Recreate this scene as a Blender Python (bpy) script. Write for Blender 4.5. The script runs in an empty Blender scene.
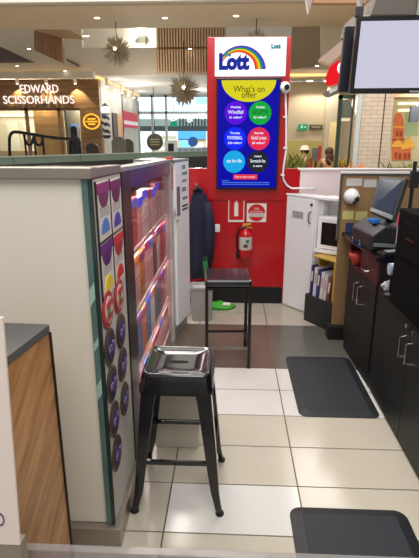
import bpy, bmesh, math, random
from mathutils import Vector, Matrix
rnd = random.Random(7)
PI = math.pi
COL = bpy.context.scene.collection
# ------------------------------------------------------------------ camera maths
F = 475.0; TH = math.atan(141/475); PS = math.atan(22.5/475*math.cos(TH)); H = 1.55
s_, c_ = math.sin, math.cos
RV = Vector((c_(PS), s_(PS), 0)); FV = Vector((-s_(PS)*c_(TH), c_(PS)*c_(TH), -s_(TH))); UV = Vector((-s_(PS)*s_(TH), c_(PS)*s_(TH), c_(TH)))
def ray(x, y): return RV*((x-209.5)/F) + UV*((279-y)/F) + FV
def at(x, y, Y):
    d = ray(x, y); t = Y/d.y; return Vector((d.x*t, Y, H + d.z*t))
def aX(x, y, X):
    d = ray(x, y); t = X/d.x; return Vector((X, d.y*t, H + d.z*t))
def aZ(x, y, z):
    d = ray(x, y); t = (z-H)/d.z; return Vector((d.x*t, d.y*t, z))
# ------------------------------------------------------------------ materials
def lin(c):
    return tuple(((v/255)/12.92 if v/255 <= .04045 else ((v/255+.055)/1.055)**2.4) for v in c) + (1,)
MC = {}
def mat(name, rgb, rough=.5, metal=0., emit=None, es=1., noise=.06, scale=12., spec=.5, coat=0.):
    if name in MC: return MC[name]
    m = bpy.data.materials.new(name); m.use_nodes = True
    nt = m.node_tree; b = nt.nodes['Principled BSDF']
    c = lin(rgb)
    b.inputs['Base Color'].default_value = c
    b.inputs['Roughness'].default_value = rough; b.inputs['Metallic'].default_value = metal
    b.inputs['Specular IOR Level'].default_value = spec
    if coat: b.inputs['Coat Weight'].default_value = coat; b.inputs['Coat Roughness'].default_value = .08
    if emit is not None:
        b.inputs['Emission Color'].default_value = lin(emit); b.inputs['Emission Strength'].default_value = es
    elif noise:
        tc = nt.nodes.new('ShaderNodeTexCoord'); n = nt.nodes.new('ShaderNodeTexNoise')
        n.inputs['Scale'].default_value = scale; n.inputs['Detail'].default_value = 4
        mx = nt.nodes.new('ShaderNodeMix'); mx.data_type = 'RGBA'
        mx.inputs['A'].default_value = tuple(v*(1-noise) for v in c[:3])+(1,)
        mx.inputs['B'].default_value = tuple(min(1, v*(1+noise)) for v in c[:3])+(1,)
        nt.links.new(tc.outputs['Object'], n.inputs['Vector'])
        nt.links.new(n.outputs['Fac'], mx.inputs['Factor']); nt.links.new(mx.outputs['Result'], b.inputs['Base Color'])
    MC[name] = m; return m
def wood(name, a, bcol, axis='z', scale=6., rough=.4, dist=4., rot=(0, 0, 0)):
    if name in MC: return MC[name]
    m = bpy.data.materials.new(name); m.use_nodes = True; nt = m.node_tree; b = nt.nodes['Principled BSDF']
    tc = nt.nodes.new('ShaderNodeTexCoord'); mp = nt.nodes.new('ShaderNodeMapping')
    mr = nt.nodes.new('ShaderNodeMapping'); mr.inputs['Rotation'].default_value = rot; nt.links.new(tc.outputs['Object'], mr.inputs['Vector'])
    sc = {'z': (6, 6, .5), 'x': (.5, 6, 6), 'y': (6, .5, 6)}[axis]; mp.inputs['Scale'].default_value = tuple(v*scale/6 for v in sc)
    n = nt.nodes.new('ShaderNodeTexNoise'); n.inputs['Scale'].default_value = 2.2; n.inputs['Detail'].default_value = 6; n.inputs['Distortion'].default_value = dist*.15
    r = nt.nodes.new('ShaderNodeValToRGB'); r.color_ramp.elements[0].color = lin(a); r.color_ramp.elements[1].color = lin(bcol)
    r.color_ramp.elements[0].position = .32; r.color_ramp.elements[1].position = .68
    nt.links.new(mr.outputs['Vector'], mp.inputs['Vector']); nt.links.new(mp.outputs['Vector'], n.inputs['Vector'])
    nt.links.new(n.outputs['Fac'], r.inputs['Fac']); nt.links.new(r.outputs['Color'], b.inputs['Base Color'])
    b.inputs['Roughness'].default_value = rough
    MC[name] = m; return m
def brick(name, c1, c2, mortar, bw, bh, ms=.012, rough=.3, off=.0, rotx=PI/2):
    m = bpy.data.materials.new(name); m.use_nodes = True; nt = m.node_tree; b = nt.nodes['Principled BSDF']
    tc = nt.nodes.new('ShaderNodeTexCoord'); mp = nt.nodes.new('ShaderNodeMapping'); mp.inputs['Rotation'].default_value = (rotx, 0, 0)
    t = nt.nodes.new('ShaderNodeTexBrick'); t.inputs['Color1'].default_value = lin(c1); t.inputs['Color2'].default_value = lin(c2); t.inputs['Mortar'].default_value = lin(mortar)
    t.inputs['Scale'].default_value = 1; t.inputs['Brick Width'].default_value = bw; t.inputs['Row Height'].default_value = bh; t.inputs['Mortar Size'].default_value = ms; t.offset = off
    nt.links.new(tc.outputs['Object'], mp.inputs['Vector']); nt.links.new(mp.outputs['Vector'], t.inputs['Vector']); nt.links.new(t.outputs['Color'], b.inputs['Base Color'])
    b.inputs['Roughness'].default_value = rough
    return m
def glassy(name, tint, keep=.7, rough=.03, body=None, refl=.7):
    """thin pane: mostly clear, with a fresnel reflection"""
    m = bpy.data.materials.new(name); m.use_nodes = True; nt = m.node_tree
    for n in list(nt.nodes):
        if n.type != 'OUTPUT_MATERIAL': nt.nodes.remove(n)
    out = [n for n in nt.nodes if n.type == 'OUTPUT_MATERIAL'][0]
    tr = nt.nodes.new('ShaderNodeBsdfTransparent'); tr.inputs['Color'].default_value = lin(tint)
    gl = nt.nodes.new('ShaderNodeBsdfGlossy'); gl.inputs['Roughness'].default_value = rough
    lw = nt.nodes.new('ShaderNodeLayerWeight'); lw.inputs['Blend'].default_value = .5
    pw = nt.nodes.new('ShaderNodeMath'); pw.operation = 'POWER'; pw.inputs[1].default_value = 5; nt.links.new(lw.outputs['Facing'], pw.inputs[0])
    fr = nt.nodes.new('ShaderNodeMath'); fr.operation = 'MULTIPLY_ADD'; fr.inputs[1].default_value = refl; fr.inputs[2].default_value = .03*refl; nt.links.new(pw.outputs[0], fr.inputs[0])
    mx = nt.nodes.new('ShaderNodeMixShader')
    nt.links.new(fr.outputs[0], mx.inputs[0]); nt.links.new(tr.outputs[0], mx.inputs[1]); nt.links.new(gl.outputs[0], mx.inputs[2])
    last = mx
    if keep < 1:
        df = nt.nodes.new('ShaderNodeBsdfDiffuse'); df.inputs['Color'].default_value = lin(body or tint)
        m2 = nt.nodes.new('ShaderNodeMixShader'); m2.inputs[0].default_value = 1-keep
        nt.links.new(mx.outputs[0], m2.inputs[1]); nt.links.new(df.outputs[0], m2.inputs[2]); last = m2
    nt.links.new(last.outputs[0], out.inputs['Surface'])
    MC[name] = m; return m
def em(name, rgb, s=1.): return mat(name, (5, 5, 5), .6, emit=rgb, es=s, noise=0, spec=.08)

BLACK = mat('black_gloss', (16, 17, 20), .18, noise=.1)
BLKP = mat('black_plastic', (22, 22, 24), .42)
BLKM = mat('black_matte', (14, 14, 15), .7)
RUB = mat('rubber_charcoal', (27, 32, 40), .66, noise=.12, scale=40)
RUBD = mat('rubber_rim', (21, 25, 31), .6, noise=.1)
WHITE = mat('white_laminate', (243, 243, 246), .35, noise=.02)
WHITEP = mat('white_plastic', (244, 245, 248), .3, noise=.02)
PAPER = mat('white_paper', (232, 228, 222), .7, noise=.03)
CREAM = mat('cream_panel', (222, 217, 203), .42, noise=.025, scale=3)
STEEL = mat('brushed_steel', (158, 150, 140), .34, .7, noise=.08, scale=5)
CHROME = mat('chrome', (210, 210, 212), .15, 1., noise=0)
RED = mat('red_gloss', (184, 13, 24), .22, noise=.03, scale=2, coat=.3)
REDSIGN = mat('red_paint', (200, 24, 34), .35)
NAVY = mat('navy_cloth', (22, 26, 52), .85, noise=.3, scale=30)
GREYP = mat('grey_plastic', (168, 166, 160), .5)
# ------------------------------------------------------------------ mesh helper
class MB:
    def __init__(s): s.v = []; s.f = []; s.mi = []; s.cur = 0; s.mats = []
    def m(s, material):
        if material not in s.mats: s.mats.append(material)
        s.cur = s.mats.index(material); return s
    def add(s, vs, fs):
        o = len(s.v); s.v += [tuple(v) for v in vs]; s.f += [tuple(i+o for i in f) for f in fs]; s.mi += [s.cur]*len(fs); return s
    def box(s, x0, x1, y0, y1, z0, z1):
        return s.hexa([(x0, y0), (x1, y0), (x1, y1), (x0, y1)], z0, z1)
    def hexa(s, pts, z0, z1):
        """prism over a plan polygon; z1 may be a list of heights"""
        n = len(pts); zt = z1 if isinstance(z1, (list, tuple)) else [z1]*n; zb = z0 if isinstance(z0, (list, tuple)) else [z0]*n
        vs = [(p[0], p[1], zb[i]) for i, p in enumerate(pts)] + [(p[0], p[1], zt[i]) for i, p in enumerate(pts)]
        fs = [tuple(range(n-1, -1, -1)), tuple(range(n, 2*n))] + [(i, (i+1) % n, n+(i+1) % n, n+i) for i in range(n)]
        return s.add(vs, fs)
    def slab(s, pts, d):
        """solid from a polygon in space, pushed along d"""
        n = len(pts); pts = [Vector(p) for p in pts]; d = Vector(d)
        nn = sum(((pts[i]-pts[0]).cross(pts[(i+1) % n]-pts[0]) for i in range(1, n-1)), Vector())
        if nn.dot(d) > 0: pts = pts[::-1]
        vs = pts + [p+d for p in pts]
        fs = [tuple(range(n)), tuple(range(2*n-1, n-1, -1))] + [(i, n+i, n+(i+1) % n, (i+1) % n) for i in range(n)]
        return s.add(vs, fs)
    def tube(s, pts, r, k=8, cap=True):
        pts = [Vector(p) for p in pts]; rr = r if isinstance(r, (list, tuple)) else [r]*len(pts); vs = []; fs = []
        prev = None
        for i, p in enumerate(pts):
            t = (pts[min(i+1, len(pts)-1)]-pts[max(i-1, 0)]).normalized()
            if prev is None: a = t.orthogonal().normalized()
            else: a = (prev - t*prev.dot(t)).normalized()
            prev = a; b = t.cross(a)
            for j in range(k):
                an = 2*PI*j/k; vs.append(p + (a*c_(an)+b*s_(an))*rr[i])
        for i in range(len(pts)-1):
            for j in range(k): fs.append((i*k+j, i*k+(j+1) % k, (i+1)*k+(j+1) % k, (i+1)*k+j))
        if cap: fs += [tuple(range(k-1, -1, -1)), tuple(range((len(pts)-1)*k, len(pts)*k))]
        return s.add(vs, fs)
    def lathe(s, prof, c=(0, 0, 0), axis='z', k=24):
        vs = []; fs = []; n = len(prof); c = Vector(c)
        for r, h in prof:
            for j in range(k):
                a = 2*PI*j/k
                v = {'z': (r*c_(a), r*s_(a), h), 'y': (r*c_(a), h, -r*s_(a)), 'x': (h, r*c_(a), r*s_(a))}[axis]
                vs.append(c+Vector(v))
        for i in range(n-1):
            for j in range(k): fs.append((i*k+j, i*k+(j+1) % k, (i+1)*k+(j+1) % k, (i+1)*k+j))
        fs += [tuple(range(k-1, -1, -1)), tuple(range((n-1)*k, n*k))]
        return s.add(vs, fs)
    def ball(s, c, r, sz=(1, 1, 1), k=16, n=10):
        c = Vector(c); vs = [c+Vector((0, 0, -r*sz[2]))]; fs = []
        for i in range(1, n):
            ph = -PI/2+PI*i/n
            for j in range(k):
                a = 2*PI*j/k; vs.append(c+Vector((r*c_(ph)*c_(a)*sz[0], r*c_(ph)*s_(a)*sz[1], r*s_(ph)*sz[2])))
        vs.append(c+Vector((0, 0, r*sz[2]))); L = len(vs)-1
        for j in range(k): fs.append((0, 1+(j+1) % k, 1+j)); fs.append((L, L-k+j, L-k+(j+1) % k))
        for i in range(n-2):
            for j in range(k):
                a = 1+i*k; fs.append((a+j, a+(j+1) % k, a+k+(j+1) % k, a+k+j))
        return s.add(vs, fs)
    def build(s, name, material=None, parent=None, bevel=0, smooth=False, loc=None, seg=2):
        me = bpy.data.meshes.new(name); me.from_pydata(s.v, [], s.f)
        for m_ in (s.mats or [material]): me.materials.append(m_)
        if s.mats: me.polygons.foreach_set('material_index', s.mi)
        o = bpy.data.objects.new(name, me); COL.objects.link(o)
        bm = bmesh.new(); bm.from_mesh(me); bmesh.ops.recalc_face_normals(bm, faces=bm.faces); bm.to_mesh(me); bm.free()
        if smooth: me.polygons.foreach_set('use_smooth', [True]*len(me.polygons))
        if parent: o.parent = parent
        if loc is not None: o.location = loc
        if bevel:
            b = o.modifiers.new('bevel', 'BEVEL'); b.width = bevel; b.segments = seg; b.limit_method = 'ANGLE'; b.angle_limit = .6
        return o
def tag(o, label=None, cat=None, group=None, kind=None):
    if label: o['label'] = label
    if cat: o['category'] = cat
    if group: o['group'] = group
    if kind: o['kind'] = kind
    return o
def empty(name, loc, label, cat, group=None, rz=0):
    o = bpy.data.objects.new(name, None); COL.objects.link(o); o.location = loc; o.rotation_euler = (0, 0, rz); o.empty_display_size = .1
    return tag(o, label, cat, group)
def struct(o): o['kind'] = 'structure'; return o
def text(name, body, size, loc, material, parent=None, rot=(PI/2, 0, 0), align='CENTER', ext=.002, bold=0., sx=1., sp=1.):
    cu = bpy.data.curves.new(name, 'FONT'); cu.body = body; cu.size = size; cu.align_x = align; cu.align_y = 'CENTER'
    cu.extrude = ext; cu.offset = bold; cu.space_character = sp; cu.materials.append(material)
    cu.resolution_u = 4
    tmp = bpy.data.objects.new('text_source', cu); COL.objects.link(tmp)
    bpy.context.view_layer.update()
    me = bpy.data.meshes.new_from_object(tmp.evaluated_get(bpy.context.evaluated_depsgraph_get()))
    bpy.data.objects.remove(tmp); bpy.data.curves.remove(cu)
    o = bpy.data.objects.new(name, me); COL.objects.link(o); o.location = loc; o.rotation_euler = rot; o.scale = (sx, 1, 1)
    if parent: o.parent = parent
    return o
def rel(o, base):  # shift mesh built in world coordinates so that its parent Empty may stand at base
    o.location = Vector(o.location) - Vector(base); return o
def disc(mb, c, r, d=.004, k=28, sq=1.):
    c = Vector(c); return mb.slab([c+Vector((r*sq*c_(2*PI*i/k), 0, r*s_(2*PI*i/k))) for i in range(k)], (0, -d, 0))

# ================================================================== SETTING
def floor():
    mb = MB()
    cream = mat('tile_cream', (184, 177, 162), .16, noise=.05, scale=5, spec=.5)
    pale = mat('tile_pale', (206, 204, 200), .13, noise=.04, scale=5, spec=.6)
    dkb = mat('tile_brown', (98, 86, 77), .2, noise=.08, scale=6); dkg = mat('tile_grey', (94, 93, 86), .2, noise=.08, scale=6)
    grout = mat('grout', (92, 82, 70), .8)
    mb.m(grout).box(-6, 6, .2, 4.6, -.05, -.003)
    xs = [.325+.585*k for k in range(-9, 10)]
    ys = [1.563-.2925*4+.2925*k for k in range(0, 10)]
    ys = [y for y in ys if y < 3.0] + [3.033, 3.30, 3.57, 3.84, 4.13, 4.6]
    g = .0034
    for i in range(len(xs)-1):
        for j in range(len(ys)-1):
            dark = 3.0 < ys[j] < 3.8
            left = xs[i] < .3
            if dark: mb.m(dkb if left else dkg)
            elif 2.4 < ys[j] < 3.0 or (1.5 < ys[j] < 1.8 and left and xs[i] > -.5): mb.m(pale)  # the lone pale tile nearer the camera carries the sign's reflection in its colour
            else: mb.m(cream)
            if dark: gg = .0004
            else: gg = g
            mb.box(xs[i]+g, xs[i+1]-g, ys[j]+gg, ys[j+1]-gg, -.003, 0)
    o = struct(mb.build('floor'))
    mall = MB().box(-22, 16, 4.6, 46, -.05, -.001).build('floor_mall', mat('mall_floor', (196, 186, 170), .25, noise=.05, scale=1))
    struct(mall)
floor()
# red back wall with its tower, black skirting and the white run to the right
YW = 4.42
tz = 2.365
struct(MB().box(-.56, .62, YW, YW+.09, 0, 1.285).build('wall_back', RED, bevel=.004))
struct(MB().box(-.222, .487, YW-.012, YW+.30, 1.0, tz).build('wall_tower', RED, bevel=.004))
struct(MB().box(-.56, .50, YW-.016, YW-.001, 0, .165).build('baseboard_back', BLKM, bevel=.002))
struct(MB().box(.621, 2.6, YW, YW+.09, 0, 1.272).build('wall_right', mat('pink_white_wall', (238, 222, 222), .4, noise=.02)))
struct(MB().box(.60, 2.6, YW-.012, YW+.1, 1.273, 1.287).build('trim_1', WHITEP))

# ---------------- the mall beyond
BEIGE = mat('mall_beige', (186, 170, 148), .7, noise=.03, scale=1)
BEIGEL = mat('mall_cream', (205, 193, 172), .7, noise=.03, scale=1)
LGREY = mat('mall_grey', (196, 194, 190), .7, noise=.03, scale=1)
SLAT = wood('timber_slats', (214, 178, 138), (230, 198, 160), 'z', 8, .6)
WARM = em('cove_light', (255, 206, 130), 1.6)
DL = em('downlight_lamp', (255, 240, 214), 9)
o = MB().box(-12, 7, 12.6, 15, 4.57, 4.9).build('ceiling', BEIGE); struct(o)
struct(MB().box(-12, 7, 12.4, 12.6, 4.62, 9.5).build('trim_2', LGREY))
struct(MB().box(-12, 7, 2.0, 12.4, 9.4, 9.5).build('ceiling_upper', LGREY))
# left bulkhead wall above the salon with an opening
p0 = at(82, 48, 19.5); p1 = at(156, 28, 19.5)
bh = MB()
bh.box(-16, p0.x, 19.5, 19.8, 3.85, 7); bh.box(p0.x, p1.x, 19.5, 19.8, 3.85, p0.z); bh.box(p1.x, at(226, 30, 19.5).x, 19.55, 19.8, 3.85, 7); bh.box(p0.x, p1.x, 19.5, 19.8, p1.z+.1, 7)
struct(bh.build('wall_bulkhead', BEIGEL))
struct(MB().box(p0.x-1.5, 4, 22, 22.2, 3.9, 7).build('wall_recess', mat('recess_white', (232, 226, 212), .7)))
struct(MB().box(-16, 6, 19.8, 28.2, 3.86, 3.95).build('ceiling_mall', LGREY))
# timber slats
sl = MB()
a = at(158, 72, 19.4); b = at(224, 26, 19.4)
n = 24
for i in range(n):
    x = a.x+(b.x-a.x)*i/n
    for z0, z1 in ((a.z, a.z+(b.z-a.z)*.5), (a.z+(b.z-a.z)*.56, b.z+.1)): sl.box(x, x+(b.x-a.x)/n*.55, 19.36, 19.5, z0, z1)
sl.m(mat('slat_back', (170, 138, 104), .8)); sl.mats.insert(0, SLAT); sl.mi = [0]*len(sl.f); sl.cur = 1
sl.box(a.x, b.x, 19.5, 19.54, a.z, b.z+.1)
struct(sl.build('wall_slats'))
# timber box hanging on the left of the bulkhead and a dark wedge
tb = MB(); q = [at(34, 30, 17), at(62, 38, 17.6), at(62, 63, 17.6), at(34, 50, 17)]
tb.slab(q, (.0, .25, 0))
tagbox = tb.build('trim_3', wood('bulkhead_timber', (120, 88, 58), (146, 110, 74), 'z', 8, .6)); struct(tagbox)
struct(MB().slab([at(34, 29.5, 17), at(68, 29.5, 17), at(84, 39, 17.6), at(62, 38, 17.6)], (0, .2, .02)).build('trim_4', mat('bulkhead_tan', (164, 136, 104), .7)))
struct(MB().slab([at(-6, 44, 18.6), at(31, 61, 18.6), at(-6, 61.5, 18.6)], (0, .4, 0)).build('trim_5', mat('bulkhead_dark', (84, 74, 66), .7)))
struct(MB().slab([at(66, 58, 19.3), at(78, 64, 19.3), at(79, 67, 19.3), at(67, 61, 19.3)], (0, .1, 0)).build('trim_6', mat('vent_dark', (112, 98, 82), .7)))
# cove light strips
struct(MB().box(-16, at(92, 74, 19.4).x, 19.3, 19.45, 3.86, 3.93).build('trim_7', WARM))
struct(MB().box(-5.45, -5.2, 19.5, 28, 3.80, 3.855).build('trim_8', WARM))
struct(MB().box(-16, at(92, 74, 19.2).x+.1, 19.0, 19.3, 3.72, 3.95).build('trim_9', BEIGEL))
# downlights
def downlight(x, y, Y, label, r=.07, e=DL):
    p = at(x, y, Y)
    t = empty('ceiling_downlight', p, label, 'ceiling light')
    MB().lathe([(r, 0), (r*1.25, .0), (r*1.25, .03), (r, .03)]).build('rim', mat('rim_white', (230, 222, 205), .5), t)
    MB().lathe([(r*.98, -.004), (r*.98, .02)]).build('lamp', e, t)
def aim(x, y, z):
    v = aZ(x, y, z); return v.y
downlight(97, 18, aim(97, 18, 4.56), 'round downlight in the beige soffit above the hanging spiky ball on the left')
downlight(165, 18, aim(165, 18, 4.56), 'round downlight in the beige soffit left of the red sign tower')
downlight(236, 16, aim(236, 16, 4.56), 'round downlight in the beige soffit above the red sign tower')
downlight(29, 49, 17.5, 'round downlight on the cream bulkhead left of the timber box', .06)
downlight(17, 66, 18.9, 'small downlight above the salon cove strip at far left', .05)
downlight(65, 71, 18.9, 'small downlight beneath the timber bulkhead box', .05)
downlight(86, 36, 18.0, 'bright downlight at the left end of the white recess', .1)
downlight(190, 49, 19.2, 'small round lamp in the middle of the timber slats', .07)
for i, (x, y) in enumerate(((113, 105), (121, 104))): pass
nm = ['nearest', 'second', 'third', 'fourth', 'fifth', 'farthest']
for i in range(6):
    Y = 20.3+i*1.35
    t = empty('wall_washer_light', (-5.05, Y, 3.62), '%s of six spotlights along the pale wall right of the hair salon' % nm[i], 'ceiling light', 'spotlights along the pale side wall')
    MB().lathe([(.05, -.1), (.07, 0), (.07, .22)], k=12).build('body', mat('spot_white', (220, 215, 205), .5), t)
    MB().lathe([(.06, -.005), (.05, .01)], c=(0, 0, -.11), k=12).build('lamp', DL, t)
for i, (x, nn_) in enumerate(((17, 'left'), (46, 'middle'), (75, 'right'))):
    p = at(x, 81, 19.75)
    t = empty('sign_spotlight', p, '%s of three spotlights shining down the timber salon fascia' % nn_, 'spotlight', 'spotlights over the salon sign')
    MB().lathe([(.05, -.09), (.08, 0), (.05, .12)], k=12).build('body', mat('spot_white', (220, 215, 205), .5), t)
    MB().lathe([(.05, -.004), (.04, .01)], c=(0, 0, -.1), k=12).build('lamp', DL, t)
    L = bpy.data.lights.new('spot', 'SPOT'); L.energy = 120; L.color = (1, .8, .5); L.spot_size = 1.5; L.shadow_soft_size = .05
    lo = bpy.data.objects.new('salon_spot', L); COL.objects.link(lo); lo.location = p+Vector((0, -.05, -.12)); lo.rotation_euler = (.25, 0, 0)
# up-down wall light in the recess
p = at(142, 40, 21.9)
t = empty('wall_light', p, 'up and down wall light glowing in the white recess above the spiky ball', 'wall light')
MB().box(-.16, .16, -.1, .1, -.2, .2).build('housing', mat('wl_grey', (150, 152, 138), .5), t)
for sgn in (-1, 1):
    MB().box(-.12, .12, -.09, .09, .201*sgn-.01, .201*sgn+.01).build('lamp', DL, t)
    L = bpy.data.lights.new('wl', 'POINT'); L.energy = 50; L.color = (1, .93, .8); L.shadow_soft_size = .08
    lo = bpy.data.objects.new('recess_lamp', L); COL.objects.link(lo); lo.location = p+Vector((0, -.12, .35*sgn))

# ---------------- the hair salon
def salon():
    Ys = 20
    TIM = wood('salon_timber', (104, 76, 48), (144, 110, 74), 'x', 5, .5)
    base = Vector((-7.5, Ys, 0))
    r = empty('hair_salon', base, 'hair salon shopfront with timber fascia and glowing white lettering', 'shop')
    def b(name, mb, m, par=None, **k):
        return rel(mb.build(name, m, par or r, **k), base)
    xl = -12.0; xr = -5.3
    zf = at(10, 108, Ys).z
    z3 = 3.78
    b('fascia', MB().box(xl, xr, Ys-.05, Ys+.3, zf, z3), TIM)
    xp = at(80, 110, Ys).x
    b('pillar', MB().box(xp, xr, Ys-.06, Ys+.3, 0, zf), TIM)
    xd0 = at(27, 110, Ys).x; xd1 = at(57, 110, Ys).x
    b('timber_panel', MB().box(xd0, xd1, Ys+.6, Ys+.7, 0, zf), wood('salon_panel', (198, 146, 88), (222, 172, 110), 'x', 3, .5))
    b('frame', MB().box(xd0-.12, xd0, Ys, Ys+.12, 0, zf).box(xd1, xd1+.12, Ys, Ys+.12, 0, zf).box(xl, xp, Ys+.0, Ys+.1, zf-.1, zf), mat('salon_frame', (120, 92, 66), .5))
    b('back_wall', MB().box(xl, xr, 24, 24.2, 0, 3.7), mat('salon_wall', (214, 202, 180), .7))
    b('side_partition', MB().box(xd1+.1, xd1+.2, Ys+.5, 24, 0, 3.7), mat('salon_part', (150, 140, 126), .7))
    b('lit_cove', MB().box(xl, xd0-.2, 23.7, 23.85, 2.55, 2.66).box(xd1+.4, xp+.3, 23.7, 23.85, 1.95, 2.1), em('salon_cove', (255, 244, 220), 2.2))
    b('glass', MB().box(xl, xp, Ys+.02, Ys+.04, 0, zf-.1), glassy('salon_glass', (235, 240, 238), 1))
    b('counter', MB().box(xl, -8.9, 21.5, 22.1, 0, 1.0), mat('salon_counter', (176, 150, 118), .5))
    LET = em('sign_white', (255, 236, 226), 1.3)
    for body, px, py, wpx in (('EDWARD', 39, 89.2, 38), ('SCISSORHANDS', 38.5, 100.2, 71)):
        p = at(px, py, Ys-.12)
        t = text('sign_lettering', body, .43, p-base, LET, r, ext=.02, bold=.0)
        bpy.context.view_layer.update(); w = t.dimensions.x; need = wpx/495*20*1.0
        t.scale = (need/w, 1.0, 1)
    # round logo on the timber pillar
    p = at(91.5, 121.5, Ys-.1); GOLD = em('gold_lit', (255, 186, 60), 1.3)
    lg = MB()
    k = 28
    for i in range(k):
        a0 = 2*PI*i/k; a1 = 2*PI*(i+1)/k
        f = lambda an, rr: p+Vector((rr*c_(an)*1.15, 0, rr*s_(an)))
        lg.slab([f(a0, .25), f(a1, .25), f(a1, .31), f(a0, .31)], (0, .03, 0))
    for dz, w in ((.1, .16), (0.0, .24), (-.1, .14)): lg.box(p.x-w, p.x+w, p.y, p.y+.03, p.z+dz-.03, p.z+dz+.03)
    b('round_logo', lg, GOLD)
    # salon interior lights; the one before the timber panel is added to brighten it
    for x, y in ((-10.2, 22.2), (-7.75, 20.32), (-6.6, 22.6), (-9.2, 20.6)):
        L = bpy.data.lights.new('salon', 'POINT'); L.energy = 190; L.color = (1, .88, .68); L.shadow_soft_size = .3
        lo = bpy.data.objects.new('salon_lamp', L); COL.objects.link(lo); lo.location = (x, y, 3.1)
    for k_, px_ in enumerate((3, 20)):
        q_ = at(px_, 133, 22.8)
        b('wall_mirror', MB().box(q_.x-.28, q_.x+.28, 23.9, 23.99, .9, 2.3), mat('mirror_pale', (226, 222, 212), .15))
        b('shelf', MB().box(q_.x-.33, q_.x+.33, 23.7, 23.89, .78, .86), TIM)
    # blue screen in the window
    q0 = at(70, 124, 21); q1 = at(78, 138, 21)
    s = empty('salon_screen', (q0.x, 21, 0), 'bright blue upright screen behind the salon glass beside the timber pillar', 'screen')
    MB().box(0, q1.x-q0.x, 0, .06, q1.z, q0.z).build('display', em('salon_blue', (120, 170, 235), 1.2), s)
    MB().box(.1, .2, .01, .05, 0, q1.z).build('stand', BLKP, s)
    MB().box(-.08, .4, -.15, .2, 0, .03).build('base', BLKP, s)
    for k_ in range(3):
        L = bpy.data.lights.new('washer', 'POINT'); L.energy = 15; L.color = (1, .93, .82); L.shadow_soft_size = .06
        lo = bpy.data.objects.new('wall_washer_lamp', L); COL.objects.link(lo); lo.location = (-4.75, 20.9+k_*2.6, 3.42)
    # pale side wall of the salon running back
    struct(MB().box(-5.6, -5.3, 20.3, 28, 0, 3.85).build('wall_side', brick('side_cladding', (188, 182, 172), (176, 170, 160), (160, 154, 146), 1.2, .6, .01, .5, .5, 0)))
    for (x0, x1, y0, y1, m, nme, lab, cat) in (
        (113.5, 117, 113, 138, mat('ad_dark', (60, 48, 40), .5), 'wall_panel', 'narrow dark upright panel on the pale side wall beside the barber pole', 'wall panel'),
        (117.6, 121.5, 114, 139, wood('ad_wood', (170, 112, 56), (206, 150, 84), 'z', 4), 'wall_panel', 'narrow honey timber panel on the pale side wall', 'wall panel'),
        (124, 137, 111, 127, em('poster_red', (214, 84, 96), .75), 'backlit_poster', 'red and white backlit poster at the far end of the pale side wall', 'poster')):
        A = aX(x0, (y0+y1)/2, -5.24); B = aX(x1, (y0+y1)/2, -5.28)
        za = aX(x0, y0, -5.28).z; zb = aX(x0, y1, -5.28).z
        mb = MB().m(m).box(-5.298, -5.24, A.y, B.y, zb, za)
        if cat == 'poster': mb.m(em('poster_white', (240, 226, 226), .8)).box(-5.25, -5.23, A.y, B.y, zb+(za-zb)*.18, zb+(za-zb)*.42)
        tag(mb.build(nme), lab, cat)
    # barber pole
    pb = aX(106, 121, -5.1)
    bp = empty('barber_pole', pb, 'striped barber pole with a white globe on the pale wall beside the salon', 'barber pole')
    st = MB(); W = mat('pole_white', (225, 225, 225), .3); D = mat('pole_dark', (48, 50, 58), .3)
    nseg = 18; k = 16; rr = .15
    for i in range(nseg):
        for j in range(k):
            st.m(D if ((i+j*6/k) % 6) < 3 else W)
            z0 = -.55+.8*i/nseg; z1 = -.55+.8*(i+1)/nseg; a0 = 2*PI*j/k; a1 = 2*PI*(j+1)/k
            st.add([(rr*c_(a0), rr*s_(a0), z0), (rr*c_(a1), rr*s_(a1), z0), (rr*c_(a1), rr*s_(a1), z1), (rr*c_(a0), rr*s_(a0), z1)], [(0, 1, 2, 3)])
    st.build('striped_tube', None, bp)
    MB().ball((0, 0, .42), .17).build('globe', em('globe', (255, 250, 240), 1.3), bp, smooth=True)
    MB().lathe([(.17, .24), (.17, .28), (.1, .3)], k=16).lathe([(.1, -.68), (.17, -.6), (.17, -.55)], k=16).lathe([(.08, .56), (.12, .6), (.02, .68)], k=16).build('cap', mat('pole_cap', (40, 40, 44), .3), bp)
    MB().box(-.2, 0, -.04, .04, -.1, .0).build('bracket', BLKP, bp)
salon()
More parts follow.
